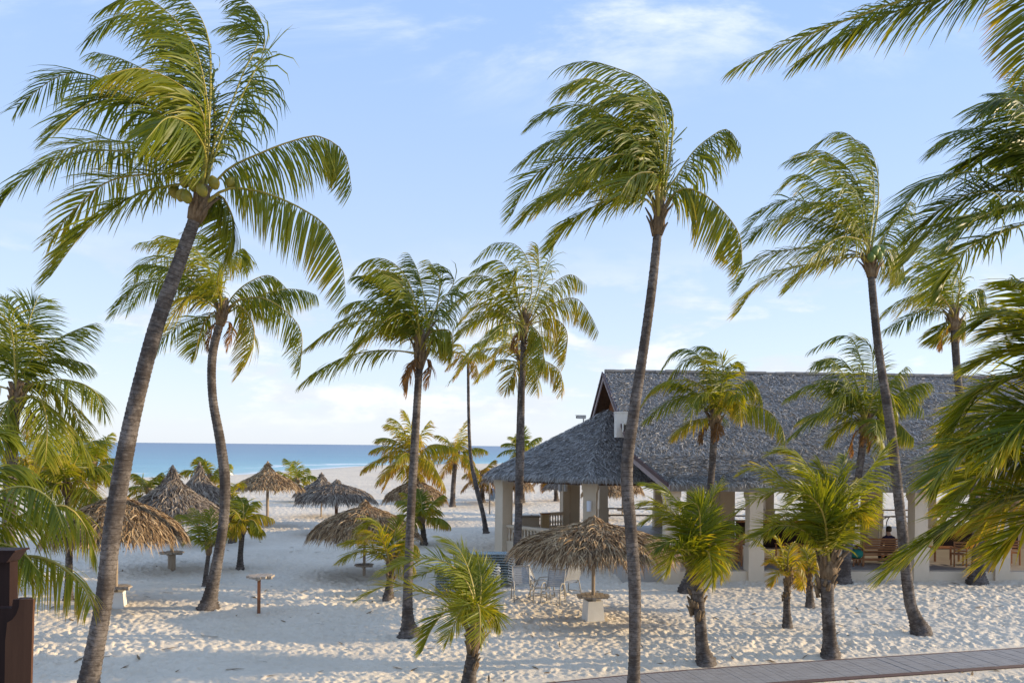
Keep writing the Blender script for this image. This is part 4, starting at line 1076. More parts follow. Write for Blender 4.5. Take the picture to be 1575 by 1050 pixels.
umbrella('shaggy thatched umbrella on a white block, in front of the balustrade and patio chairs', 912, 951, 795, 111, 838, MUSH, 'thatch', 5600, (914, 25), True, 'post', 0.05, 1)
umbrella('wide straw umbrella behind the tallest trunk, white block and table under it', 178, 936, 752, 86, 812, MUSH, 'thatch', 5200, (901, 22), True, 'post', 0.05, 2, )
umbrella('grey pointed umbrella with a tall steep peak over a wooden pedestal table', 264, 879, 717, 72, 786, CONE, 'thatch_grey', 3600, (848, 17), None, 'post', 0.06, 3)
umbrella('steep peaked grey umbrella half behind the wavy trunked palm', 306, 837, 712, 47, 770, CONE, 'thatch_grey', 2400, (815, 11), False, 'post', 0.05, 4)
umbrella('golden straw umbrella on a long post, standing alone nearest the surf', 411, 808, 710, 46, 746, CONE, 'thatch', 2600, None, False, 'post', 0.08, 5)
umbrella('small grey umbrella behind two others in the middle of the beach', 494, 793, 727, 36, 757, CONE, 'thatch_grey', 1600, None, False, 'post', 0.05, 6)
umbrella('grey brown umbrella with a stubby peak and dark post on the middle beach', 517, 820, 738, 52, 764, MUSH, 'thatch_grey', 2800, None, False, 'post_red', 0.085, 7)
umbrella('broad shaggy umbrella over a small round table, left of the slim palm', 560, 884, 770, 72, 812, MUSH, 'thatch', 4200, (867, 14), False, 'post', 0.05, 8)
umbrella('umbrella with a ragged fringe behind the slim palm and bushy brown palm', 638, 806, 733, 42, 762, MUSH, 'thatch', 2200, None, False, 'post', 0.06, 9)
umbrella('distant dark umbrella beside the S shaped palm trunk', 772, 776, 712, 28, 738, CONE, 'thatch_grey', 1100, None, False, 'post', 0.06, 10)
umbrella('distant straw umbrella seen just under the left pavilion eave', 792, 774, 722, 26, 748, MUSH, 'thatch', 1000, None, False, 'post', 0.06, 11)
umbrella('distant grey umbrella seen between the pavilion columns near the bent trunk', 862, 790, 727, 22, 748, CONE, 'thatch_grey', 1000, None, False, 'post', 0.05, 12)
umbrella('far umbrella seen through the pavilion beside the front column', 930, 800, 724, 32, 755, MUSH, 'thatch', 1400, (792, 9), False, 'post', 0.05, 13)
umbrella('far umbrella seen through the pavilion behind the tall straight trunk', 957, 792, 722, 28, 752, MUSH, 'thatch', 1200, (783, 8), False, 'post', 0.05, 14)

# free standing round table
b = at(398, 943, ground_depth(398, 943)); gz = float(sand_z(np.array([b.x]), np.array([b.y]))[0])
root = thing('round_table', 'small free standing plank table on one dark post, alone on the sand', 'table', (b.x, b.y, gz))
zt = at(401, 884, b.y).z
t = MB()
for i in range(6):
    x0 = -0.34 + 0.68 * i / 6; x1 = x0 + 0.102; hh = math.sqrt(max(0.02, 0.34 ** 2 - max(abs(x0), abs(x1)) ** 2 * 0.85))
    t.box((b.x + 0.04 + (x0 + x1) / 2, b.y, zt - 0.03 + rng.normal(0, .003)), (x1 - x0, 2 * hh, 0.055))
t.box((b.x + .04, b.y, zt - 0.075), (0.6, 0.08, 0.05)); t.box((b.x + .04, b.y, zt - 0.078), (0.08, 0.6, 0.045))
t.build('tabletop', M['boards'], root)
MB().box((b.x, b.y, (zt - 0.09 + gz - 0.2) / 2), (0.085, 0.085, zt - gz + 0.11), 0.3).build('post', M['post_red'], root)

# ---------------------------------------------------------------- thatched buildings
def thatch_face(quad, dens, ln, wid, seed, lift=0.06, yaw=0.55, fringe=0.0, hang=0.5):
    """blades on a sloping face: quad = top-left, top-right, bottom-right, bottom-left"""
    r = np.random.default_rng(seed)
    a, b_, c, d = [np.array(q, float) for q in quad]
    wt, wb = np.linalg.norm(b_ - a), np.linalg.norm(c - d); h = np.linalg.norm((c + d - a - b_) / 2)
    n = int((wt + wb) / 2 * h * dens)
    u = r.random(n); v = r.random(n)
    if wb > wt: v = (np.sqrt(wt ** 2 + v * (wb ** 2 - wt ** 2)) - wt) / (wb - wt)
    if fringe:
        k = int(wb * fringe); u = np.concatenate([u, r.random(k)]); v = np.concatenate([v, r.uniform(0.975, 1.0, k)])
    n = len(u)
    U, Vv = u[:, None], v[:, None]
    P = (a * (1 - U) + b_ * U) * (1 - Vv) + (d * (1 - U) + c * U) * Vv
    Dn = (d * (1 - U) + c * U) - (a * (1 - U) + b_ * U); Dn /= np.linalg.norm(Dn, axis=1)[:, None]
    mid = (c + d) / 2 - (a + b_) / 2; Dn = Dn * 0.6 + mid / np.linalg.norm(mid) * 0.4
    E = (c - d) / wb; N = np.cross(E, Dn); N /= np.linalg.norm(N, axis=1)[:, None]; N *= np.sign(N[:, 2:3] + 1e-9)
    y = r.normal(0, yaw, n); S = np.cross(N, Dn); D = Dn * np.cos(y)[:, None] + S * np.sin(y)[:, None]
    Wv = np.cross(D, N); roll = r.normal(0, 0.45, n)[:, None]; Wv = Wv * np.cos(roll) + N * np.sin(roll)
    L = ln * r.uniform(0.6, 1.25, n); wd = wid * r.uniform(0.6, 1.3, n)
    lf = lift * r.uniform(0.1, 1.7, n)
    over = np.clip((v - 0.96) / 0.04, 0, 1) * hang
    P = P + N * (0.02 + r.random(n)[:, None] * 0.05)
    rows = []
    for f, wf in ((0.0, 0.8), (0.5, 1.0), (1.0, 0.0)):
        pp = P + D * (L * f)[:, None] + N * (lf * f)[:, None] - np.array([0, 0, 1.0]) * (over * L * f * f)[:, None]
        rows += [pp - Wv * (wd * wf / 2)[:, None], pp + Wv * (wd * wf / 2)[:, None]] if wf > 0 else [pp]
    A = np.stack(rows, 1).reshape(-1, 3); bi = np.arange(n)[:, None] * 5
    F = (bi + np.array([[0, 1, 3, 2]])).tolist() + (bi + np.array([[2, 3, 4]])).tolist()
    return A, F


def cat_meshes(lst):
    V, F, o = [], [], 0
    for v, f in lst:
        V.append(v); F += [tuple(i + o for i in q) for q in f]; o += len(v)
    return np.vstack(V), F


def slab(mb, quad, th, mt=0, mu=1):
    up = np.cross(np.array(quad[1]) - np.array(quad[0]), np.array(quad[3]) - np.array(quad[0])); up = up / np.linalg.norm(up)
    if up[2] < 0: up = -up
    q = [np.array(p, float) for p in quad]; lo = [p - np.array([0, 0, th]) for p in q]
    k = len(q)
    mb.add(q, [tuple(range(k))], mt); mb.add(lo, [tuple(range(k))[::-1]], mu)
    for i in range(k):
        j = (i + 1) % k; mb.add([q[i], q[j], lo[j], lo[i]], [(0, 1, 2, 3)], mt)


def column(parent, x, y, z0, z1, wd, rz, ped=None, mat='stucco'):
    mb = MB()
    if ped: mb.box((x, y, (z0 + ped) / 2), (wd * 1.16, wd * 1.16, ped - z0), rz); mb.box((x, y, ped + 0.03), (wd * 1.24, wd * 1.24, 0.06), rz)
    b0 = (ped + 0.06) if ped else z0
    mb.box((x, y, (b0 + z1 - 0.42) / 2), (wd, wd, z1 - 0.42 - b0), rz)
    mb.box((x, y, z1 - 0.38), (wd * 1.10, wd * 1.10, 0.08), rz); mb.box((x, y, z1 - 0.20), (wd * 1.2, wd * 1.2, 0.28), rz); mb.box((x, y, z1 - 0.03), (wd * 1.3, wd * 1.3, 0.06), rz)
    return mb.build('column', M[mat], parent)


def balustrade(parent, p, q, z0, z1, bow=0.0, n=None):
    p, q = Vector(p), Vector(q); L = (q - p).length; n = n or int(L / 0.17)
    nrm = Vector((-(q - p).y, (q - p).x, 0)).normalized()
    f = lambda t: p.lerp(q, t) + nrm * bow * math.sin(math.pi * t)
    mb, hr = MB(), MB()
    for k in range(8):
        a, b = f(k / 8), f((k + 1) / 8); c = (a + b) / 2; ang = math.atan2(b.y - a.y, b.x - a.x)
        l = (b - a).length
        hr.box((c.x, c.y, z1 - 0.05), (l + 0.01, 0.22, 0.09), ang); hr.box((c.x, c.y, z1 - 0.118), (l, 0.16, 0.045), ang)
        mb.box((c.x, c.y, z0 + 0.045), (l + 0.01, 0.22, 0.09), ang)
        mb.box((c.x, c.y, z0 / 2 - 0.1), (l, 0.17, z0 + 0.19), ang)
    r = mb.build('balustrade', M['stucco'], parent); hr.build('handrail', M['stucco'], r, base=Vector(parent['_base']))
    h = z1 - z0 - 0.23; zb = z0 + 0.09
    pr = [(0.055, 0), (0.055, 0.04), (0.035, 0.07), (0.05, 0.14), (0.066, 0.22), (0.06, 0.30), (0.038, 0.42), (0.030, 0.50), (0.042, 0.60), (0.03, 0.64), (0.055, 0.70), (0.055, 1.0)]
    pr = [(a, b * h / 0.75 if b < 0.75 else h) for a, b in pr]
    for k in range(n):
        c = f((k + 0.5) / n)
        MB().lathe(pr, (c.x, c.y, zb), 10).build('baluster', M['stucco'], r, True, base=Vector(parent['_base']))
    return r


# round-ended pavilion (seven sides)
OX, OY, RE, RC = 4.2, 35.4, 5.77, 5.0
ANG = [math.radians(-155 + 51.43 * k) for k in range(7)]
pav = thing('beach_pavilion', 'seven sided thatched pavilion with cream columns and a balustrade', 'pavilion', (OX, OY, 0))
zap = at(938, 632, OY).z; ZE = 3.28
ev = [np.array([OX + RE * math.cos(a), OY + RE * math.sin(a), ZE]) for a in ANG]; ap = np.array([OX + 0.12, OY, zap])
mb = MB()
for k in range(7):
    a, b = ev[k], ev[(k + 1) % 7]
    lo = np.array([0, 0, 0.16])
    mb.add([ap, a, b], [(0, 1, 2)], 0); mb.add([ap - 2 * lo, a - lo, b - lo], [(0, 2, 1)], 1); mb.add([a, b, b - lo, a - lo], [(0, 1, 2, 3)], 0)
roofp = mb.build('roof', [M['roof_under'], M['ceiling']], pav)
parts = []
for k in range(7):
    a, b = ev[k], ev[(k + 1) % 7]; front = k in (0, 1, 6)
    parts.append(thatch_face((ap, ap + (b - a) * 0.01, b, a), 300 if front else 50, 0.28, 0.026, 300 + k, 0.05, 0.34, 100 if front else 25, 0.7))
    # hips: tufts folded over the edge
    r = np.random.default_rng(400 + k); n = 420 if front else 120
    tt_ = r.random(n); base_ = ap + (a - ap) * tt_[:, None] + np.array([0, 0, .05]) + r.normal(0, 0.03, (n, 3))
    dn = (a - ap) / np.linalg.norm(a - ap); E = np.cross(dn, [0, 0, 1]); E /= np.linalg.norm(E)
    side = np.sign(r.random(n) - .5); D = dn * 0.75 + E * (side * r.uniform(0.1, 0.8, n))[:, None] + np.array([0, 0, -0.16]); D /= np.linalg.norm(D, axis=1)[:, None]
    Wv = np.cross(D, [0, 0, 1.0]); L = 0.34 * r.uniform(0.6, 1.3, n)
    rows = []
    for f, wf in ((0, .8), (.5, 1), (1, 0)):
        pp = base_ + D * (L * f)[:, None] + np.array([0, 0, 0.05]) * math.sin(f * 2.4)
        rows += [pp - Wv * 0.026 * wf, pp + Wv * 0.026 * wf] if wf else [pp]
    A = np.stack(rows, 1).reshape(-1, 3); bi = np.arange(n)[:, None] * 5
    parts.append((A, (bi + np.array([[0, 1, 3, 2]])).tolist() + (bi + np.array([[2, 3, 4]])).tolist()))
V, F = cat_meshes(parts)
link_mesh('thatch', V, F, M['roof'], None, roofp, base=Vector(pav['_base']))
colp = []
for k, a in enumerate(ANG):
    x, y = OX + RC * math.cos(a), OY + RC * math.sin(a); colp.append(Vector((x, y, 0)))
    if k in (0, 1, 6, 5, 2): column(pav, x, y, -0.2, 3.20, 0.50, a if k else a + 0.25, None)
mb = MB()
mb.add([(OX + 4.85 * math.cos(a), OY + 4.85 * math.sin(a), 0.30) for a in ANG] + [(OX + 4.85 * math.cos(a), OY + 4.85 * math.sin(a), -0.3) for a in ANG],
       [tuple(range(7))] + [(k, k + 7, (k + 1) % 7 + 7, (k + 1) % 7) for k in range(7)])
mb.build('floor_slab', M['floor'], pav)
mb = MB()
for k in range(7):
    p, q = colp[k], colp[(k + 1) % 7]; c = (p + q) / 2; mb.box((c.x, c.y, 3.10), ((q - p).length - 0.5, 0.16, 0.16), math.atan2(q.y - p.y, q.x - p.x))
mb.build('ring_beam', M['ceiling'], pav)
dv = lambda p, q, t: p.lerp(q, t)
balustrade(pav, dv(colp[0], colp[1], 0.06), dv(colp[0], colp[1], 0.94), 0.49, 1.25, -0.12)
balustrade(pav, dv(colp[6], colp[0], 0.06), dv(colp[6], colp[0], 0.94), 0.49, 1.25, -0.05)
balustrade(pav, dv(colp[5], colp[6], 0.06), dv(colp[5], colp[6], 0.42), 0.49, 1.25)
def sconce(parent, x, y, z, facing):
    mb = MB(); c = (x, y, z)
    mb.lathe([(0.085, -0.20), (0.092, -0.19), (0.092, 0.19), (0.085, 0.20)], c, 14)
    mb.box((x - facing[0] * 0.08, y - facing[1] * 0.08, z), (0.07, 0.07, 0.22), math.atan2(facing[1], facing[0]))
    return mb.build('wall_sconce', M['lamp'], parent, False)
s = at(906, 778, 30.15); sconce(pav, s.x, s.y, s.z, (-0.24, -0.97))
for (x, y, d_) in ((862, 749, 39.7), (870, 749, 39.6)):
    s = at(x, y, d_); sconce(pav, s.x, s.y, s.z, (0, -1))
# extra slim far column of the pavilion
s = at(869, 800, 40.0); column(pav, s.x, s.y, -0.2, 3.2, 0.36, 0.3)

# long hall with the big double pitched roof
TH = math.radians(3.0); uu = np.array([math.cos(TH), math.sin(TH), 0]); vv = np.array([-math.sin(TH), math.cos(TH), 0]); LEN = 27.0
R0 = np.array(at(930, 573, 35.0)); B0 = np.array(at(977, 699, 29.0)); E0 = np.array(at(1032, 744, 26.5))
hall = thing('thatched_hall', 'long open sided hall with a big grey thatched gable roof and cream columns', 'building', (float(R0[0]) + 4, 35.0, 0))
R1 = R0 + uu * LEN; B1 = B0 + uu * (LEN - 0.4); E1 = E0 + uu * (LEN - 1.2)
BB0 = R0 + vv * 6.2; BB0[2] = B0[2]; BE0 = R0 + vv * 8.8 - uu * 0.3; BE0[2] = E0[2]; BB1 = BB0 + uu * LEN; BE1 = BE0 + uu * LEN
mb = MB()
for q in ((R0, R1, B1, B0), (B0, B1, E1, E0), (R1, R0, BB0, BB1), (BB1, BB0, BE0, BE1)): slab(mb, q, 0.24)
roof = mb.build('roof', [M['roof_under'], M['ceiling']], hall)
parts = [thatch_face((R0, R1, B1, B0), 190, 0.30, 0.027, 500, 0.05, 0.42), thatch_face((B0, B1, E1, E0), 240, 0.28, 0.028, 501, 0.07, 0.5, 110, 0.75),
         thatch_face((R1, R0, BB0, BB1), 14, 0.5, 0.08, 502), thatch_face((BB1, BB0, BE0, BE1), 14, 0.5, 0.08, 503, fringe=20)]
r = np.random.default_rng(9)
V, F = cat_meshes(parts)
link_mesh('thatch', V, F, M['roof'], None, roof, base=Vector(hall['_base']))
mb = MB()
for k in range(60):
    a = R0 + uu * (LEN * k / 60); b = R0 + uu * (LEN * (k + 1.04) / 60); z = np.array([0, 0, 0.07 + r.normal(0, .012)]); mb.tube([a + z, b + z], 0.10 + r.normal(0, .008), 6)
mb.build('ridge_cap', M['roof_under'], roof, base=Vector(hall['_base']))
def plank(mb, a, b, dn, wd, th, mat=0):
    """board from a to b, wd deep along -dn, th thick along uu"""
    a, b, dn = np.array(a), np.array(b), np.array(dn)
    q = [a, b, b + dn * wd, a + dn * wd]; q2 = [p - uu * th for p in q]
    mb.add(q + q2, [(0, 1, 2, 3), (7, 6, 5, 4), (0, 4, 5, 1), (1, 5, 6, 2), (2, 6, 7, 3), (3, 7, 4, 0)], mat)
mb = MB(); zdn = np.array([0, 0, -1.0]); o_ = uu * -0.02
for a, b in ((R0, B0), (B0, E0), (R0, BB0), (BB0, BE0)):
    plank(mb, a + o_ + zdn * 0.02, b + o_ + zdn * 0.02, zdn, 0.30, 0.05, 0); plank(mb, a + o_ - uu * 0.06 - zdn * 0.04, b + o_ - uu * 0.06 - zdn * 0.04, zdn, 0.13, 0.05, 1)
mb.build('barge_board', [M['trim'], M['trim_dark']], hall)
g = uu * 0.55
mb = MB(); G = [R0 + g - np.array([0, 0, .3]), B0 + g - np.array([0, 0, .3]), BB0 + g - np.array([0, 0, .3])]
mb.add(G, [(0, 1, 2)]); mb.add([p + uu * 0.08 for p in G], [(0, 2, 1)]); mb.build('gable', M['gable_wood'], hall)
tb = at(943, 632, 32.2); z_t = tb.z
mb = MB(); k1 = (R0[2] - z_t) / (R0[2] - B0[2])
mb.add([], []); pa = R0 + (B0 - R0) * k1 + g * 0.8; pb = R0 + (BB0 - R0) * k1 + g * 0.8
plank(mb, pa, pb, zdn, 0.22, 0.12); mb.build('tie_beam', M['trim'], hall)
# white chimney-like upstand with a floodlight, between the two roofs
c = at(956.5, 653.5, 31.0); mb = MB(); mb.box((c.x, c.y + 0.2, c.z), (0.46, 0.5, 0.95), TH); mb.box((c.x, c.y + 0.2, c.z + 0.50), (0.50, 0.54, 0.05), TH)
mb.build('roof_upstand', M['white_paint'], hall)
fl = thing('floodlight', 'small grey floodlight bracketed to the white upstand between the roofs', 'floodlight', at(963, 661, 30.6))
c = at(962.5, 658, 30.55); mb = MB(); mb.box((c.x, c.y, c.z), (0.24, 0.14, 0.32), 0.2); mb.box((c.x, c.y - 0.08, c.z + 0.17), (0.27, 0.2, 0.03), 0.2); mb.box((c.x - .02, c.y + 0.15, c.z - .1), (0.06, 0.2, 0.06)); mb.build('lamp_housing', M['metal'], fl)
mb = MB(); mb.box((c.x, c.y - 0.082, c.z - .01), (0.19, 0.02, 0.25), 0.2); mb.build('lens', M['black'], fl)
c = at(894, 642, 35.2)
sc_ = thing('security_camera', 'security camera mounted on the slope of the pavilion roof', 'camera', at(897, 648, 35.2))
mb = MB(); mb.box((c.x, c.y, c.z + 0.02), (0.40, 0.15, 0.13), 0.15); mb.box((c.x - .03, c.y, c.z + 0.10), (0.46, 0.17, 0.02), 0.15); mb.build('housing', M['white_paint'], sc_)
mb = MB(); mb.tube([(c.x + .1, c.y, c.z - 0.03), (c.x + 0.1, c.y, c.z - 0.16), (c.x + 0.16, c.y, c.z - 0.50)], 0.03, 8); mb.build('bracket', M['metal'], sc_)
mb = MB(); mb.tube([(c.x - .198, c.y - .03, c.z + 0.02), (c.x - 0.23, c.y - .033, c.z + 0.02)], 0.05, 10); mb.build('lens', M['black'], sc_)
# columns, plinth, floor
front0 = np.array([(1033 - 787.5) / F_PX * 27.0, 27.0, 0])
for k in range(7):
    p = front0 + uu * 2.87 * k; column(hall, p[0], p[1], -0.2, 3.18, 0.46, TH, 1.12)
mb = MB()
for k in range(6):
    a = front0 + uu * (2.87 * k + 0.268); b = front0 + uu * (2.87 * (k + 1) - 0.268); c = (a + b) / 2
    mb.box((c[0], c[1], 0.06), (np.linalg.norm(b - a), 0.34, 0.56), TH)
mb.build('plinth', M['stucco'], hall)
mb = MB(); c = front0 + uu * 10.5 + vv * 8.15; mb.box((c[0], c[1], 0.0), (24.2, 15.9, 0.56), TH); mb.build('floor_slab', M['floor'], hall)
for px in (1115, 1340, 1565):
    p = at(px, 800, 35.0); column(hall, p.x, p.y, 0.25, 3.3, 0.66, TH, None)
for k in range(8):
    p = front0 + vv * 15.6 + uu * (3.0 * k + 0.3); column(hall, p[0], p[1], -0.2, 3.15, 0.46, TH, 1.12)
mb = MB()
for z in (0.86, 1.22):
    a = front0 + vv * 15.6 + uu * 0.2; b = a + uu * 22; mb.tube([(a[0], a[1], z), (b[0], b[1], z)], 0.045, 6)
mb.build('railing', M['post'], hall)
mb = MB()
for dd in (0.0, 15.6):
    a = front0 + vv * dd; b = a + uu * 22; mb.tube([(a[0] - .3, a[1], 3.27), (b[0], b[1], 3.27)], 0.10, 4)
mb.build('eave_beam', M['ceiling'], hall)
# left end opening: side beam seen under the eave
mb = MB(); a = front0 + uu * -0.05; b = a + vv * 5.0; mb.box(((a[0] + b[0]) / 2, (a[1] + b[1]) / 2, 3.12), (0.18, 5.0, 0.22), TH); mb.build('side_beam', M['trim_dark'], hall)

# ---------------------------------------------------------------- furniture and people in the hall
def bench(label, px, py_, d, wid, rz):
    c = at(px, py_, d); z0 = 0.29
    root = thing('teak_bench', label, 'bench', (c.x, c.y, z0), 'teak benches in the hall')
    ca, sa = math.cos(rz), math.sin(rz)
    def bx(mb, lx, ly, lz, sx, sy, sz): mb.box((c.x + lx * ca - ly * sa, c.y + lx * sa + ly * ca, z0 + lz), (sx, sy, sz), rz)
    mb = MB()
    for k in range(5): bx(mb, 0, 0.14 + k * 0.09, 0.43, wid - 0.1, 0.07, 0.025)
    mb.build('seat', M['teak'], root)
    mb = MB()
    for k in range(5): bx(mb, 0, 0.03, 0.52 + k * 0.085, wid - 0.12, 0.022, 0.058)
    bx(mb, 0, 0.03, 0.95, wid, 0.035, 0.07); bx(mb, 0, 0.0, 0.22, wid - 0.12, 0.03, 0.09); bx(mb, 0.0, 0.06, 0.38, wid - .12, 0.03, 0.06)
    mb.build('backrest', M['teak'], root)
    for s in (-1, 1):
        m1 = MB(); bx(m1, s * (wid / 2 - 0.03), 0.03, 0.48, 0.06, 0.06, 0.96); m1.build('leg', M['teak'], root)
        m1 = MB(); bx(m1, s * (wid / 2 - 0.03), 0.55, 0.31, 0.06, 0.06, 0.62); m1.build('leg', M['teak'], root)
        m1 = MB(); bx(m1, s * (wid / 2 - 0.03), 0.29, 0.645, 0.075, 0.62, 0.04); m1.build('arm', M['teak'], root)
    return root


bench('teak slatted bench with an empty seat behind the young knobbly palm', 1100, 880, 28.4, 1.98, TH)
bench('teak slatted bench with a person sitting on it, behind the plinth wall', 1358, 880, 29.0, 1.50, TH)


def person(label, joints, radii, edges, d_cloth, base, hair, head):
    root = thing('person', label, 'person', base)
    me = bpy.data.meshes.new('body'); me.from_pydata([tuple(Vector(j) - Vector(base)) for j in joints], edges, []); me.update()
    o = bpy.data.objects.new('body', me); COL.objects.link(o); o.parent = root
    sk = o.modifiers.new('Skin', 'SKIN'); sk.use_smooth_shade = True
    for v, rr in zip(me.skin_vertices[0].data, radii): v.radius = (rr, rr); v.use_root = False
    me.skin_vertices[0].data[0].use_root = True
    o.modifiers.new('Subdivision', 'SUBSURF').levels = 1; o.modifiers[-1].render_levels = 2
    dg = bpy.context.evaluated_depsgraph_get(); em = bpy.data.meshes.new_from_object(o.evaluated_get(dg))
    o.modifiers.clear(); o.data = em; em.name = 'body'
    em.materials.clear()
    for m in d_cloth['mats']: em.materials.append(M[m])
    for p in em.polygons: p.material_index = d_cloth['pick'](p.center); p.use_smooth = True
    mb = MB(); hx, hy, hz = head
    prof = [(0.002, 0.135), (0.05, 0.128), (0.088, 0.095), (0.101, 0.04), (0.100, -0.02), (0.085, -0.07)]
    mb.lathe(prof[::-1], (hx, hy + hair, hz), 14); mb.build('hair', M['hair'], root, True)
    return root


# seated person on the bench, back towards the beach front
c = at(1367, 880, 29.3); zf = 0.29; X, Y = c.x, c.y
J = [(X, Y, zf + 0.52), (X, Y - .02, zf + 0.75), (X - .01, Y, zf + 0.98), (X - .01, Y + .02, zf + 1.08), (X - .01, Y + .05, zf + 1.20), (X - .01, Y + .05, zf + 1.30),
     (X - .19, Y + .01, zf + 0.97), (X - .25, Y + .06, zf + 0.70), (X - .14, Y + .28, zf + 0.62), (X - .10, Y + .36, zf + 0.62),
     (X + .17, Y + .01, zf + 0.97), (X + .24, Y + .06, zf + 0.70), (X + .14, Y + .28, zf + 0.62), (X + .10, Y + .36, zf + 0.62),
     (X - .10, Y + .05, zf + 0.51), (X - .12, Y + .48, zf + 0.50), (X - .12, Y + .50, zf + 0.10), (X - .12, Y + .64, zf + 0.05),
     (X + .10, Y + .05, zf + 0.51), (X + .12, Y + .48, zf + 0.50), (X + .12, Y + .50, zf + 0.10), (X + .12, Y + .64, zf + 0.05)]
RR = [0.155, 0.15, 0.13, 0.06, 0.09, 0.085, 0.075, 0.05, 0.04, 0.035, 0.075, 0.05, 0.04, 0.035, 0.10, 0.075, 0.05, 0.045, 0.10, 0.075, 0.05, 0.045]
ED = [(0, 1), (1, 2), (2, 3), (3, 4), (4, 5), (2, 6), (6, 7), (7, 8), (8, 9), (2, 10), (10, 11), (11, 12), (12, 13), (0, 14), (14, 15), (15, 16), (16, 17), (0, 18), (18, 19), (19, 20), (20, 21)]
bz = zf
def pick_sit(p):
    z = p.z
    if z > 1.07: return 0
    if p.y > 0.24 and 0.55 < z < 0.72 and abs(p.x) < 0.3 and p.y < 0.5: return 0
    return 1 if z > 0.60 or (z > 0.56 and p.y < 0.1) else 2
person('person with dark hair in a navy patterned shirt sitting on the teak bench', J, RR, ED, {'mats': ['skin', 'navy', 'trousers'], 'pick': pick_sit}, (X, Y, zf), -0.025, (X - .01, Y + .03, zf + 1.28))

# hoops of a curved metal stand behind the seated person
c = at(1374, 860, 30.6)
root = thing('hoop_stand', 'stand of two crossing curved metal hoops behind the seated person', 'metal stand', (c.x, c.y, 0.29))
for s in (-1, 1):
    pts = [(c.x + 0.42 * math.cos(t) , c.y + s * 0.30 * math.sin(t) ** 2 - s * .3, 0.33 + (1.25 if math.sin(t) > 0.02 else 0) * 1.0 + 0.38 * math.sin(t)) for t in np.linspace(0.03, math.pi - 0.03, 18)]
    pts = [(pts[0][0], pts[0][1], 0.40)] + pts + [(pts[-1][0], pts[-1][1], 0.40)]
    MB().tube(pts, 0.022, 8).build('hoop', M['metal'], root, True)
mb = MB(); mb.box((c.x, c.y, 0.40), (0.92, 0.62, 0.06)); mb.build('platform', M['teak'], root)
for sx in (-1, 1):
    for sy in (-1, 1):
        MB().lathe([(0.05, -0.025), (0.055, 0), (0.05, 0.025)], (c.x + sx * 0.36, c.y + sy * 0.24, 0.335), 10).build('wheel', M['black'], root)
# low dark tables; teal cushion on one
def side_table(label, px, d, wd=0.75):
    c = at(px, 870, d); root = thing('side_table', label, 'table', (c.x, c.y, 0.29), 'low tables in the hall')
    mb = MB()
    for k in range(5): mb.box((c.x, c.y - 0.28 + k * 0.14, 0.29 + 0.50), (wd, 0.125, 0.03))
    mb.build('tabletop', M['teak'], root)
    for sx in (-1, 1):
        for sy in (-1, 1): MB().box((c.x + sx * (wd / 2 - .05), c.y + sy * 0.28, 0.29 + 0.24), (0.055, 0.055, 0.48)).build('leg', M['teak'], root)
    return c
c = side_table('low teak table beside the occupied bench, teal cushion against it', 1305, 29.8)
mb = MB()
cc = at(1317, 868, 28.9)
mb.lathe([(0.02, -0.17), (0.14, -0.16), (0.22, -0.08), (0.235, 0.0), (0.22, 0.08), (0.13, 0.15), (0.02, 0.16)], (cc.x, cc.y, 0.29 + 0.44), 18)
tc_ = mb.build('round_cushion', M['teal'], None, True, base=Vector((cc.x, cc.y, 0.56))); tag(tc_, 'round teal cushion propped on a stool by the occupied bench', 'cushion')
st = thing('low_stool', 'low dark stool under the teal cushion', 'stool', (cc.x, cc.y, 0.29))
MB().box((cc.x, cc.y, 0.29 + 0.255), (0.42, 0.42, 0.03)).build('seat', M['teak'], st)
for sx in (-1, 1):
    for sy in (-1, 1): MB().box((cc.x + sx * .17, cc.y + sy * .17, 0.29 + 0.12), (0.04, 0.04, 0.24)).build('leg', M['teak'], st)
side_table('low teak table behind the right end columns of the hall', 1450, 30.5, 1.0)
side_table('low teak table between the two teak benches', 1215, 31.0, 1.0)


def dining_chair(label, px, d, zf, rz, group='wooden chairs under the thatched roofs'):
    c = at(px, 800, d); root = thing('dining_chair', label, 'chair', (c.x, c.y, zf), group)
    ca, sa = math.cos(rz), math.sin(rz); w = lambda lx, ly, lz: (c.x + lx * ca - ly * sa, c.y + lx * sa + ly * ca, zf + lz)
    MB().box(w(0, 0, 0.45), (0.44, 0.44, 0.04), rz).build('seat', M['teak'], root)
    mb = MB()
    for k in range(4): mb.box(w(0, 0.21, 0.58 + k * 0.10), (0.40, 0.025, 0.06), rz)
    mb.build('backrest', M['teak'], root)
    for sx in (-1, 1):
        MB().box(w(sx * 0.2, 0.21, 0.46), (0.045, 0.045, 0.92), rz).build('leg', M['teak'], root); MB().box(w(sx * 0.2, -0.19, 0.215), (0.045, 0.045, 0.43), rz).build('leg', M['teak'], root)
        MB().box(w(sx * 0.22, 0.0, 0.66), (0.05, 0.42, 0.03), rz).build('arm', M['teak'], root)


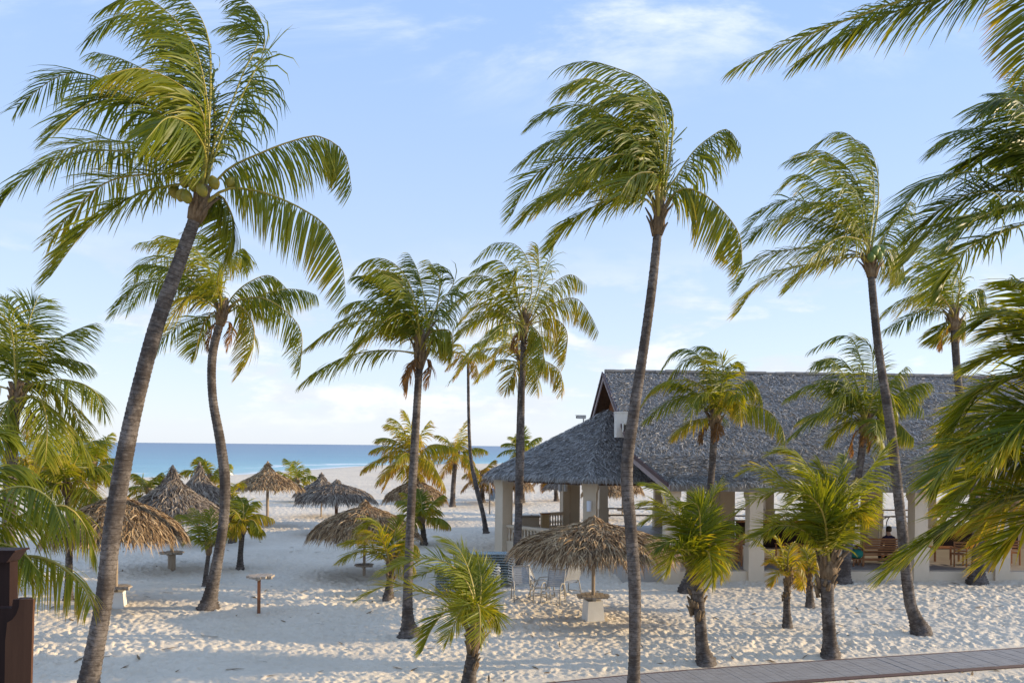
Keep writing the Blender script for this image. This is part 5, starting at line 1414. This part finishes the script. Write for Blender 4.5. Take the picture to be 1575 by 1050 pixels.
c = at(1215, 850, 34.5)
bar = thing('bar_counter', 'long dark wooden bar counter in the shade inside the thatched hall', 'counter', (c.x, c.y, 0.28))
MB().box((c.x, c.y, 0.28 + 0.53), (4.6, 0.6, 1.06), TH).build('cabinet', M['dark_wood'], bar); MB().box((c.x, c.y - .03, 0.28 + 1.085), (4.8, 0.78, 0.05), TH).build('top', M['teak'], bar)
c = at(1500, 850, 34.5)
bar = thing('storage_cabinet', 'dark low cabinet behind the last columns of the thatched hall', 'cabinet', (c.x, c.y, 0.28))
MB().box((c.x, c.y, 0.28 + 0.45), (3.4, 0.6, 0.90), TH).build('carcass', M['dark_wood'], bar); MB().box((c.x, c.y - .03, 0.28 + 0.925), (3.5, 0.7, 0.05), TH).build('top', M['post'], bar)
dining_chair('wooden chair at the balustrade beside the leftmost pavilion columns', 781, 34.4, 0.30, 2.6)
dining_chair('wooden chair near the podium in the round pavilion', 822, 38.0, 0.30, 1.2)
dining_chair('wooden chair behind the plinth near the first hall column', 1058, 29.5, 0.29, 2.2)
dining_chair('wooden chair beyond the bench at the second hall column', 1150, 30.2, 0.29, 0.4)
dining_chair('wooden chair in the shade between the last two hall columns', 1475, 29.0, 0.29, 2.9)
dining_chair('wooden chair in the shade at the far right end of the hall', 1555, 29.6, 0.29, 3.3)
c = at(838, 800, 36.4)
pod = thing('wooden_podium', 'wooden podium coloured as if sunlit, standing behind the pavilion balustrade', 'podium', (c.x, c.y, 0.30))
MB().box((c.x, c.y, 0.30 + 0.55), (0.34, 0.34, 1.10), 0.2).build('cabinet', M['sunlit_wood'], pod); MB().box((c.x, c.y, 1.43), (0.40, 0.40, 0.05), 0.2).build('top', M['teak'], pod)
c = at(822, 800, 37.0)
ct = thing('bar_counter', 'pale service counter with a tan top beside the podium', 'counter', (c.x, c.y, 0.30))
MB().box((c.x - .3, c.y, 0.30 + 0.46), (1.0, 0.5, 0.92), 0.15).build('cabinet', M['stucco'], ct); MB().box((c.x - .3, c.y, 1.25), (1.12, 0.62, 0.06), 0.15).build('top', M['post'], ct)

# ---------------------------------------------------------------- stacked loungers and patio chairs
def lounger_proto(loc):
    root = thing('sun_lounger', 'x', 'sun lounger', loc, 'stacked sun loungers')
    L, Wd = 1.98, 0.62; X0, Y0, Z0 = loc
    for s in (-1, 1):
        pts = [(-L / 2 + 0.10, -0.02), (-L / 2, 0.03), (-L / 2 + 0.05, 0.09), (-0.3, 0.09), (0.45, 0.09), (L / 2 - 0.22, 0.085), (L / 2 - 0.10, 0.045), (L / 2 - 0.02, 0.065), (L / 2 + 0.01, 0.04), (L / 2 - 0.05, 0.005)]
        MB().tube([(X0 + a, Y0 + s * Wd / 2, Z0 + z) for a, z in pts[:6]], 0.014, 6).build('side_rail', M['rail_dark'], root, True)
        MB().tube([(X0 + a, Y0 + s * Wd / 2, Z0 + z) for a, z in pts[5:]], 0.020, 6).build('leg_curve', M['frame_white'], root, True)
    mb = MB()
    for k in range(22):
        x = -L / 2 + 0.09 + k * (L - 0.36) / 21; mb.box((X0 + x, Y0, Z0 + 0.098), (0.058, Wd + 0.02, 0.012))
    mb.build('strap_bed', M['strap_dark'], root)
    mb = MB()
    for x in (-L / 2 + 0.02, 0.45, L / 2 - 0.06): mb.tube([(X0 + x, Y0 - Wd / 2, Z0 + 0.03 + (.05 if x == .45 else 0)), (X0 + x, Y0 + Wd / 2, Z0 + 0.03 + (.05 if x == .45 else 0))], 0.015, 6)
    mb.build('cross_bar', M['frame_grey'], root)
    return root


STK = [('the front lounger stack', 719, 911, 10, 24.45, 0.03), ('the middle lounger stack', 744, 900, 12, 25.9, 0.06), ('the back lounger stack', 766, 893, 10, 26.9, 0.02)]
ORD = ['bottom', 'second', 'third', 'fourth', 'fifth', 'sixth', 'seventh', 'eighth', 'ninth', 'tenth', 'eleventh', 'twelfth']
proto = None
for (nm, px, py_, cnt, d_, rz) in STK:
    c = at(px, py_, d_)
    for k in range(cnt):
        lab = ('dark green strapped sun lounger, ' + ('topmost of ' if k == cnt - 1 else ('bottom one of ' if k == 0 else ORD[k] + ' from the ground in ')) + nm)
        z = 0.02 + k * 0.082
        if proto is None: proto = lounger_proto((c.x, c.y, z)); proto['label'] = lab; proto.rotation_euler = (0, 0, rz)
        else: copy_thing(proto, (c.x + rng.normal(0, .012), c.y + rng.normal(0, .012), z), lab, None, rz + rng.normal(0, .006))


def patio_chair(loc, label, rz):
    root = thing('patio_chair', label, 'chair', loc, 'strapped patio chairs')
    X0, Y0, Z0 = loc
    for s in (-1, 1):
        sd_ = s * 0.28
        MB().tube([(X0 + sd_, Y0 + 0.34, Z0), (X0 + sd_, Y0 + 0.24, Z0 + 0.30), (X0 + sd_, Y0 + 0.12, Z0 + 0.58), (X0 + sd_, Y0 - 0.15, Z0 + 0.62), (X0 + sd_, Y0 - 0.30, Z0 + 0.55), (X0 + sd_, Y0 - 0.34, Z0 + 0.30), (X0 + sd_, Y0 - 0.36, Z0)], 0.019, 8).build('leg_frame', M['frame_grey'], root, True)
        MB().tube([(X0 + s * 0.25, Y0 - 0.30, Z0 + 0.38), (X0 + s * 0.25, Y0 + 0.12, Z0 + 0.34), (X0 + s * 0.25, Y0 + 0.24, Z0 + 0.48), (X0 + s * 0.25, Y0 + 0.44, Z0 + 0.95)], 0.018, 8).build('seat_rail', M['frame_grey'], root, True)
        MB().tube([(X0 + sd_, Y0 - 0.35, Z0 + 0.06), (X0 + s * .1, Y0 - 0.05, Z0 + 0.10), (X0 + sd_, Y0 + 0.30, Z0 + 0.10)], 0.014, 6).build('stretcher', M['frame_grey'], root, True)
    mb = MB()
    for k in range(8): mb.box((X0, Y0 - 0.27 + k * 0.055, Z0 + 0.395 - k * 0.005), (0.52, 0.047, 0.012))
    mb.build('seat_straps', M['strap_grey'], root)
    mb = MB()
    for k in range(10):
        y, z = Y0 + 0.235 + k * 0.0215, Z0 + 0.47 + k * 0.05
        mb.add([(X0 - .26, y, z - .021), (X0 + .26, y, z - .021), (X0 + .26, y + .018, z + .021), (X0 - .26, y + .018, z + .021), (X0 - .26, y + .012, z - .024), (X0 + .26, y + .012, z - .024), (X0 + .26, y + .03, z + .018), (X0 - .26, y + .03, z + .018)],
               [(0, 1, 2, 3), (7, 6, 5, 4), (0, 4, 5, 1), (1, 5, 6, 2), (2, 6, 7, 3), (3, 7, 4, 0)])
    mb.build('back_straps', M['strap_grey'], root)
    mb = MB(); mb.tube([(X0 - .25, Y0 + 0.44, Z0 + 0.95), (X0 + .25, Y0 + 0.44, Z0 + 0.95)], 0.018, 8); mb.build('top_rail', M['frame_grey'], root)
    return root


def pz(px, py_): p = at(px, py_, ground_depth(px, py_)); return (p.x, p.y, float(sand_z(np.array([p.x]), np.array([p.y]))[0]) - 0.01)
pch = patio_chair(pz(803, 922), 'strapped patio chair standing beside the lounger stacks', 0.0); pch.rotation_euler = (0, 0, 0.12)
copy_thing(pch, pz(851, 924), 'strapped patio chair nearest the umbrella with the white block', None, -0.30)
copy_thing(pch, pz(832, 915), 'strapped patio chair squeezed between two others and turned sideways', None, 1.3)
copy_thing(pch, pz(873, 910), 'strapped patio chair farthest back, its slatted back under the umbrella fringe', None, -2.6)

# ---------------------------------------------------------------- things far along the beach
def bin_(label, px, py_, h=1.0):
    p = Vector(pz(px, py_)); root = thing('litter_bin', label, 'bin', p, 'litter bins on the sand')
    MB().lathe([(0.22, 0), (0.26, 0.05), (0.29, 0.85 * h), (0.27, 0.87 * h)], p, 14).build('drum', M['bin_blue'], root, True)
    MB().lathe([(0.30, 0.86 * h), (0.29, 0.95 * h), (0.16, 1.05 * h), (0.02, 1.07 * h)], p, 14).build('lid', M['bin_blue'], root, True)
bin_('blue grey bin on the sand left of the pavilion columns', 757, 769)
bin_('blue grey bin seen through the hall beside the inner column', 1354, 772, 1.6)
def hut_post(label, px, y0, y1):
    d = ground_depth(px, y0); a = at(px, y0, d); b = at(px, y1, d); root = thing('umbrella_pole', label, 'pole', (a.x, a.y, 0))
    MB().tube([(a.x, a.y, -0.2), (b.x, b.y, b.z)], 0.05, 8).build('pole', M['post'], root); MB().lathe([(0.25, 0), (0.25, 0.04)], (a.x, a.y, 0.9), 12).build('shelf', M['boards'], root)
hut_post('plain pole with a small round shelf between the umbrella posts', 753, 790, 742)

# ---------------------------------------------------------------- terrace edge with the brown post
ter = MB().box((0, -0.6, 2.80), (16, 8.0, 0.2)).build('terrace', M['decking']); ter['kind'] = 'structure'
sup = thing('corner_post', 'dark brown terrace post with a flared cap at the bottom left edge', 'post', at(-8, 1275, 3.3))
dP = 3.3     # metres from the camera
def prism(mb, poly, d, th, mat=0):
    f = [at(x, y, d) for x, y in poly]; bk = [p + Vector((0, th, 0)) for p in f]; n = len(poly)
    mb.add(f + bk, [tuple(range(n)), tuple(range(n, 2 * n))[::-1]] + [(i, i + n, (i + 1) % n + n, (i + 1) % n) for i in range(n)], mat)
mb = MB(); prism(mb, [(-44, 864), (15, 864), (11, 1305), (-44, 1305)], dP, 0.055); mb.build('shaft', M['dark_wood'], sup)
mb = MB(); prism(mb, [(-58, 848), (22, 848), (10, 864.5), (-46, 864.5)], dP - 0.03, 0.09); prism(mb, [(-60, 846), (23, 846), (23, 849), (-60, 849)], dP - 0.035, 0.10); mb.build('cap', M['dark_wood'], sup)
brd = thing('notched_board', 'brown board with a curved notch fixed in front of the corner post', 'board', at(28, 1305, 3.12))
mb = MB(); prism(mb, [(3, 1305), (8, 985), (11, 957), (19, 952), (25, 944), (29, 933), (30, 921), (51, 921), (40, 1305)][::-1], 3.12, 0.012); mb.build('panel', M['brown_panel'], brd)
mb = MB(); prism(mb, [(-30, 1305), (-30, 935), (18, 935), (20, 921.5), (38, 921.5), (27, 1305)][::-1], 3.14, 0.05); mb.build('rail_end', M['dark_wood'], brd)
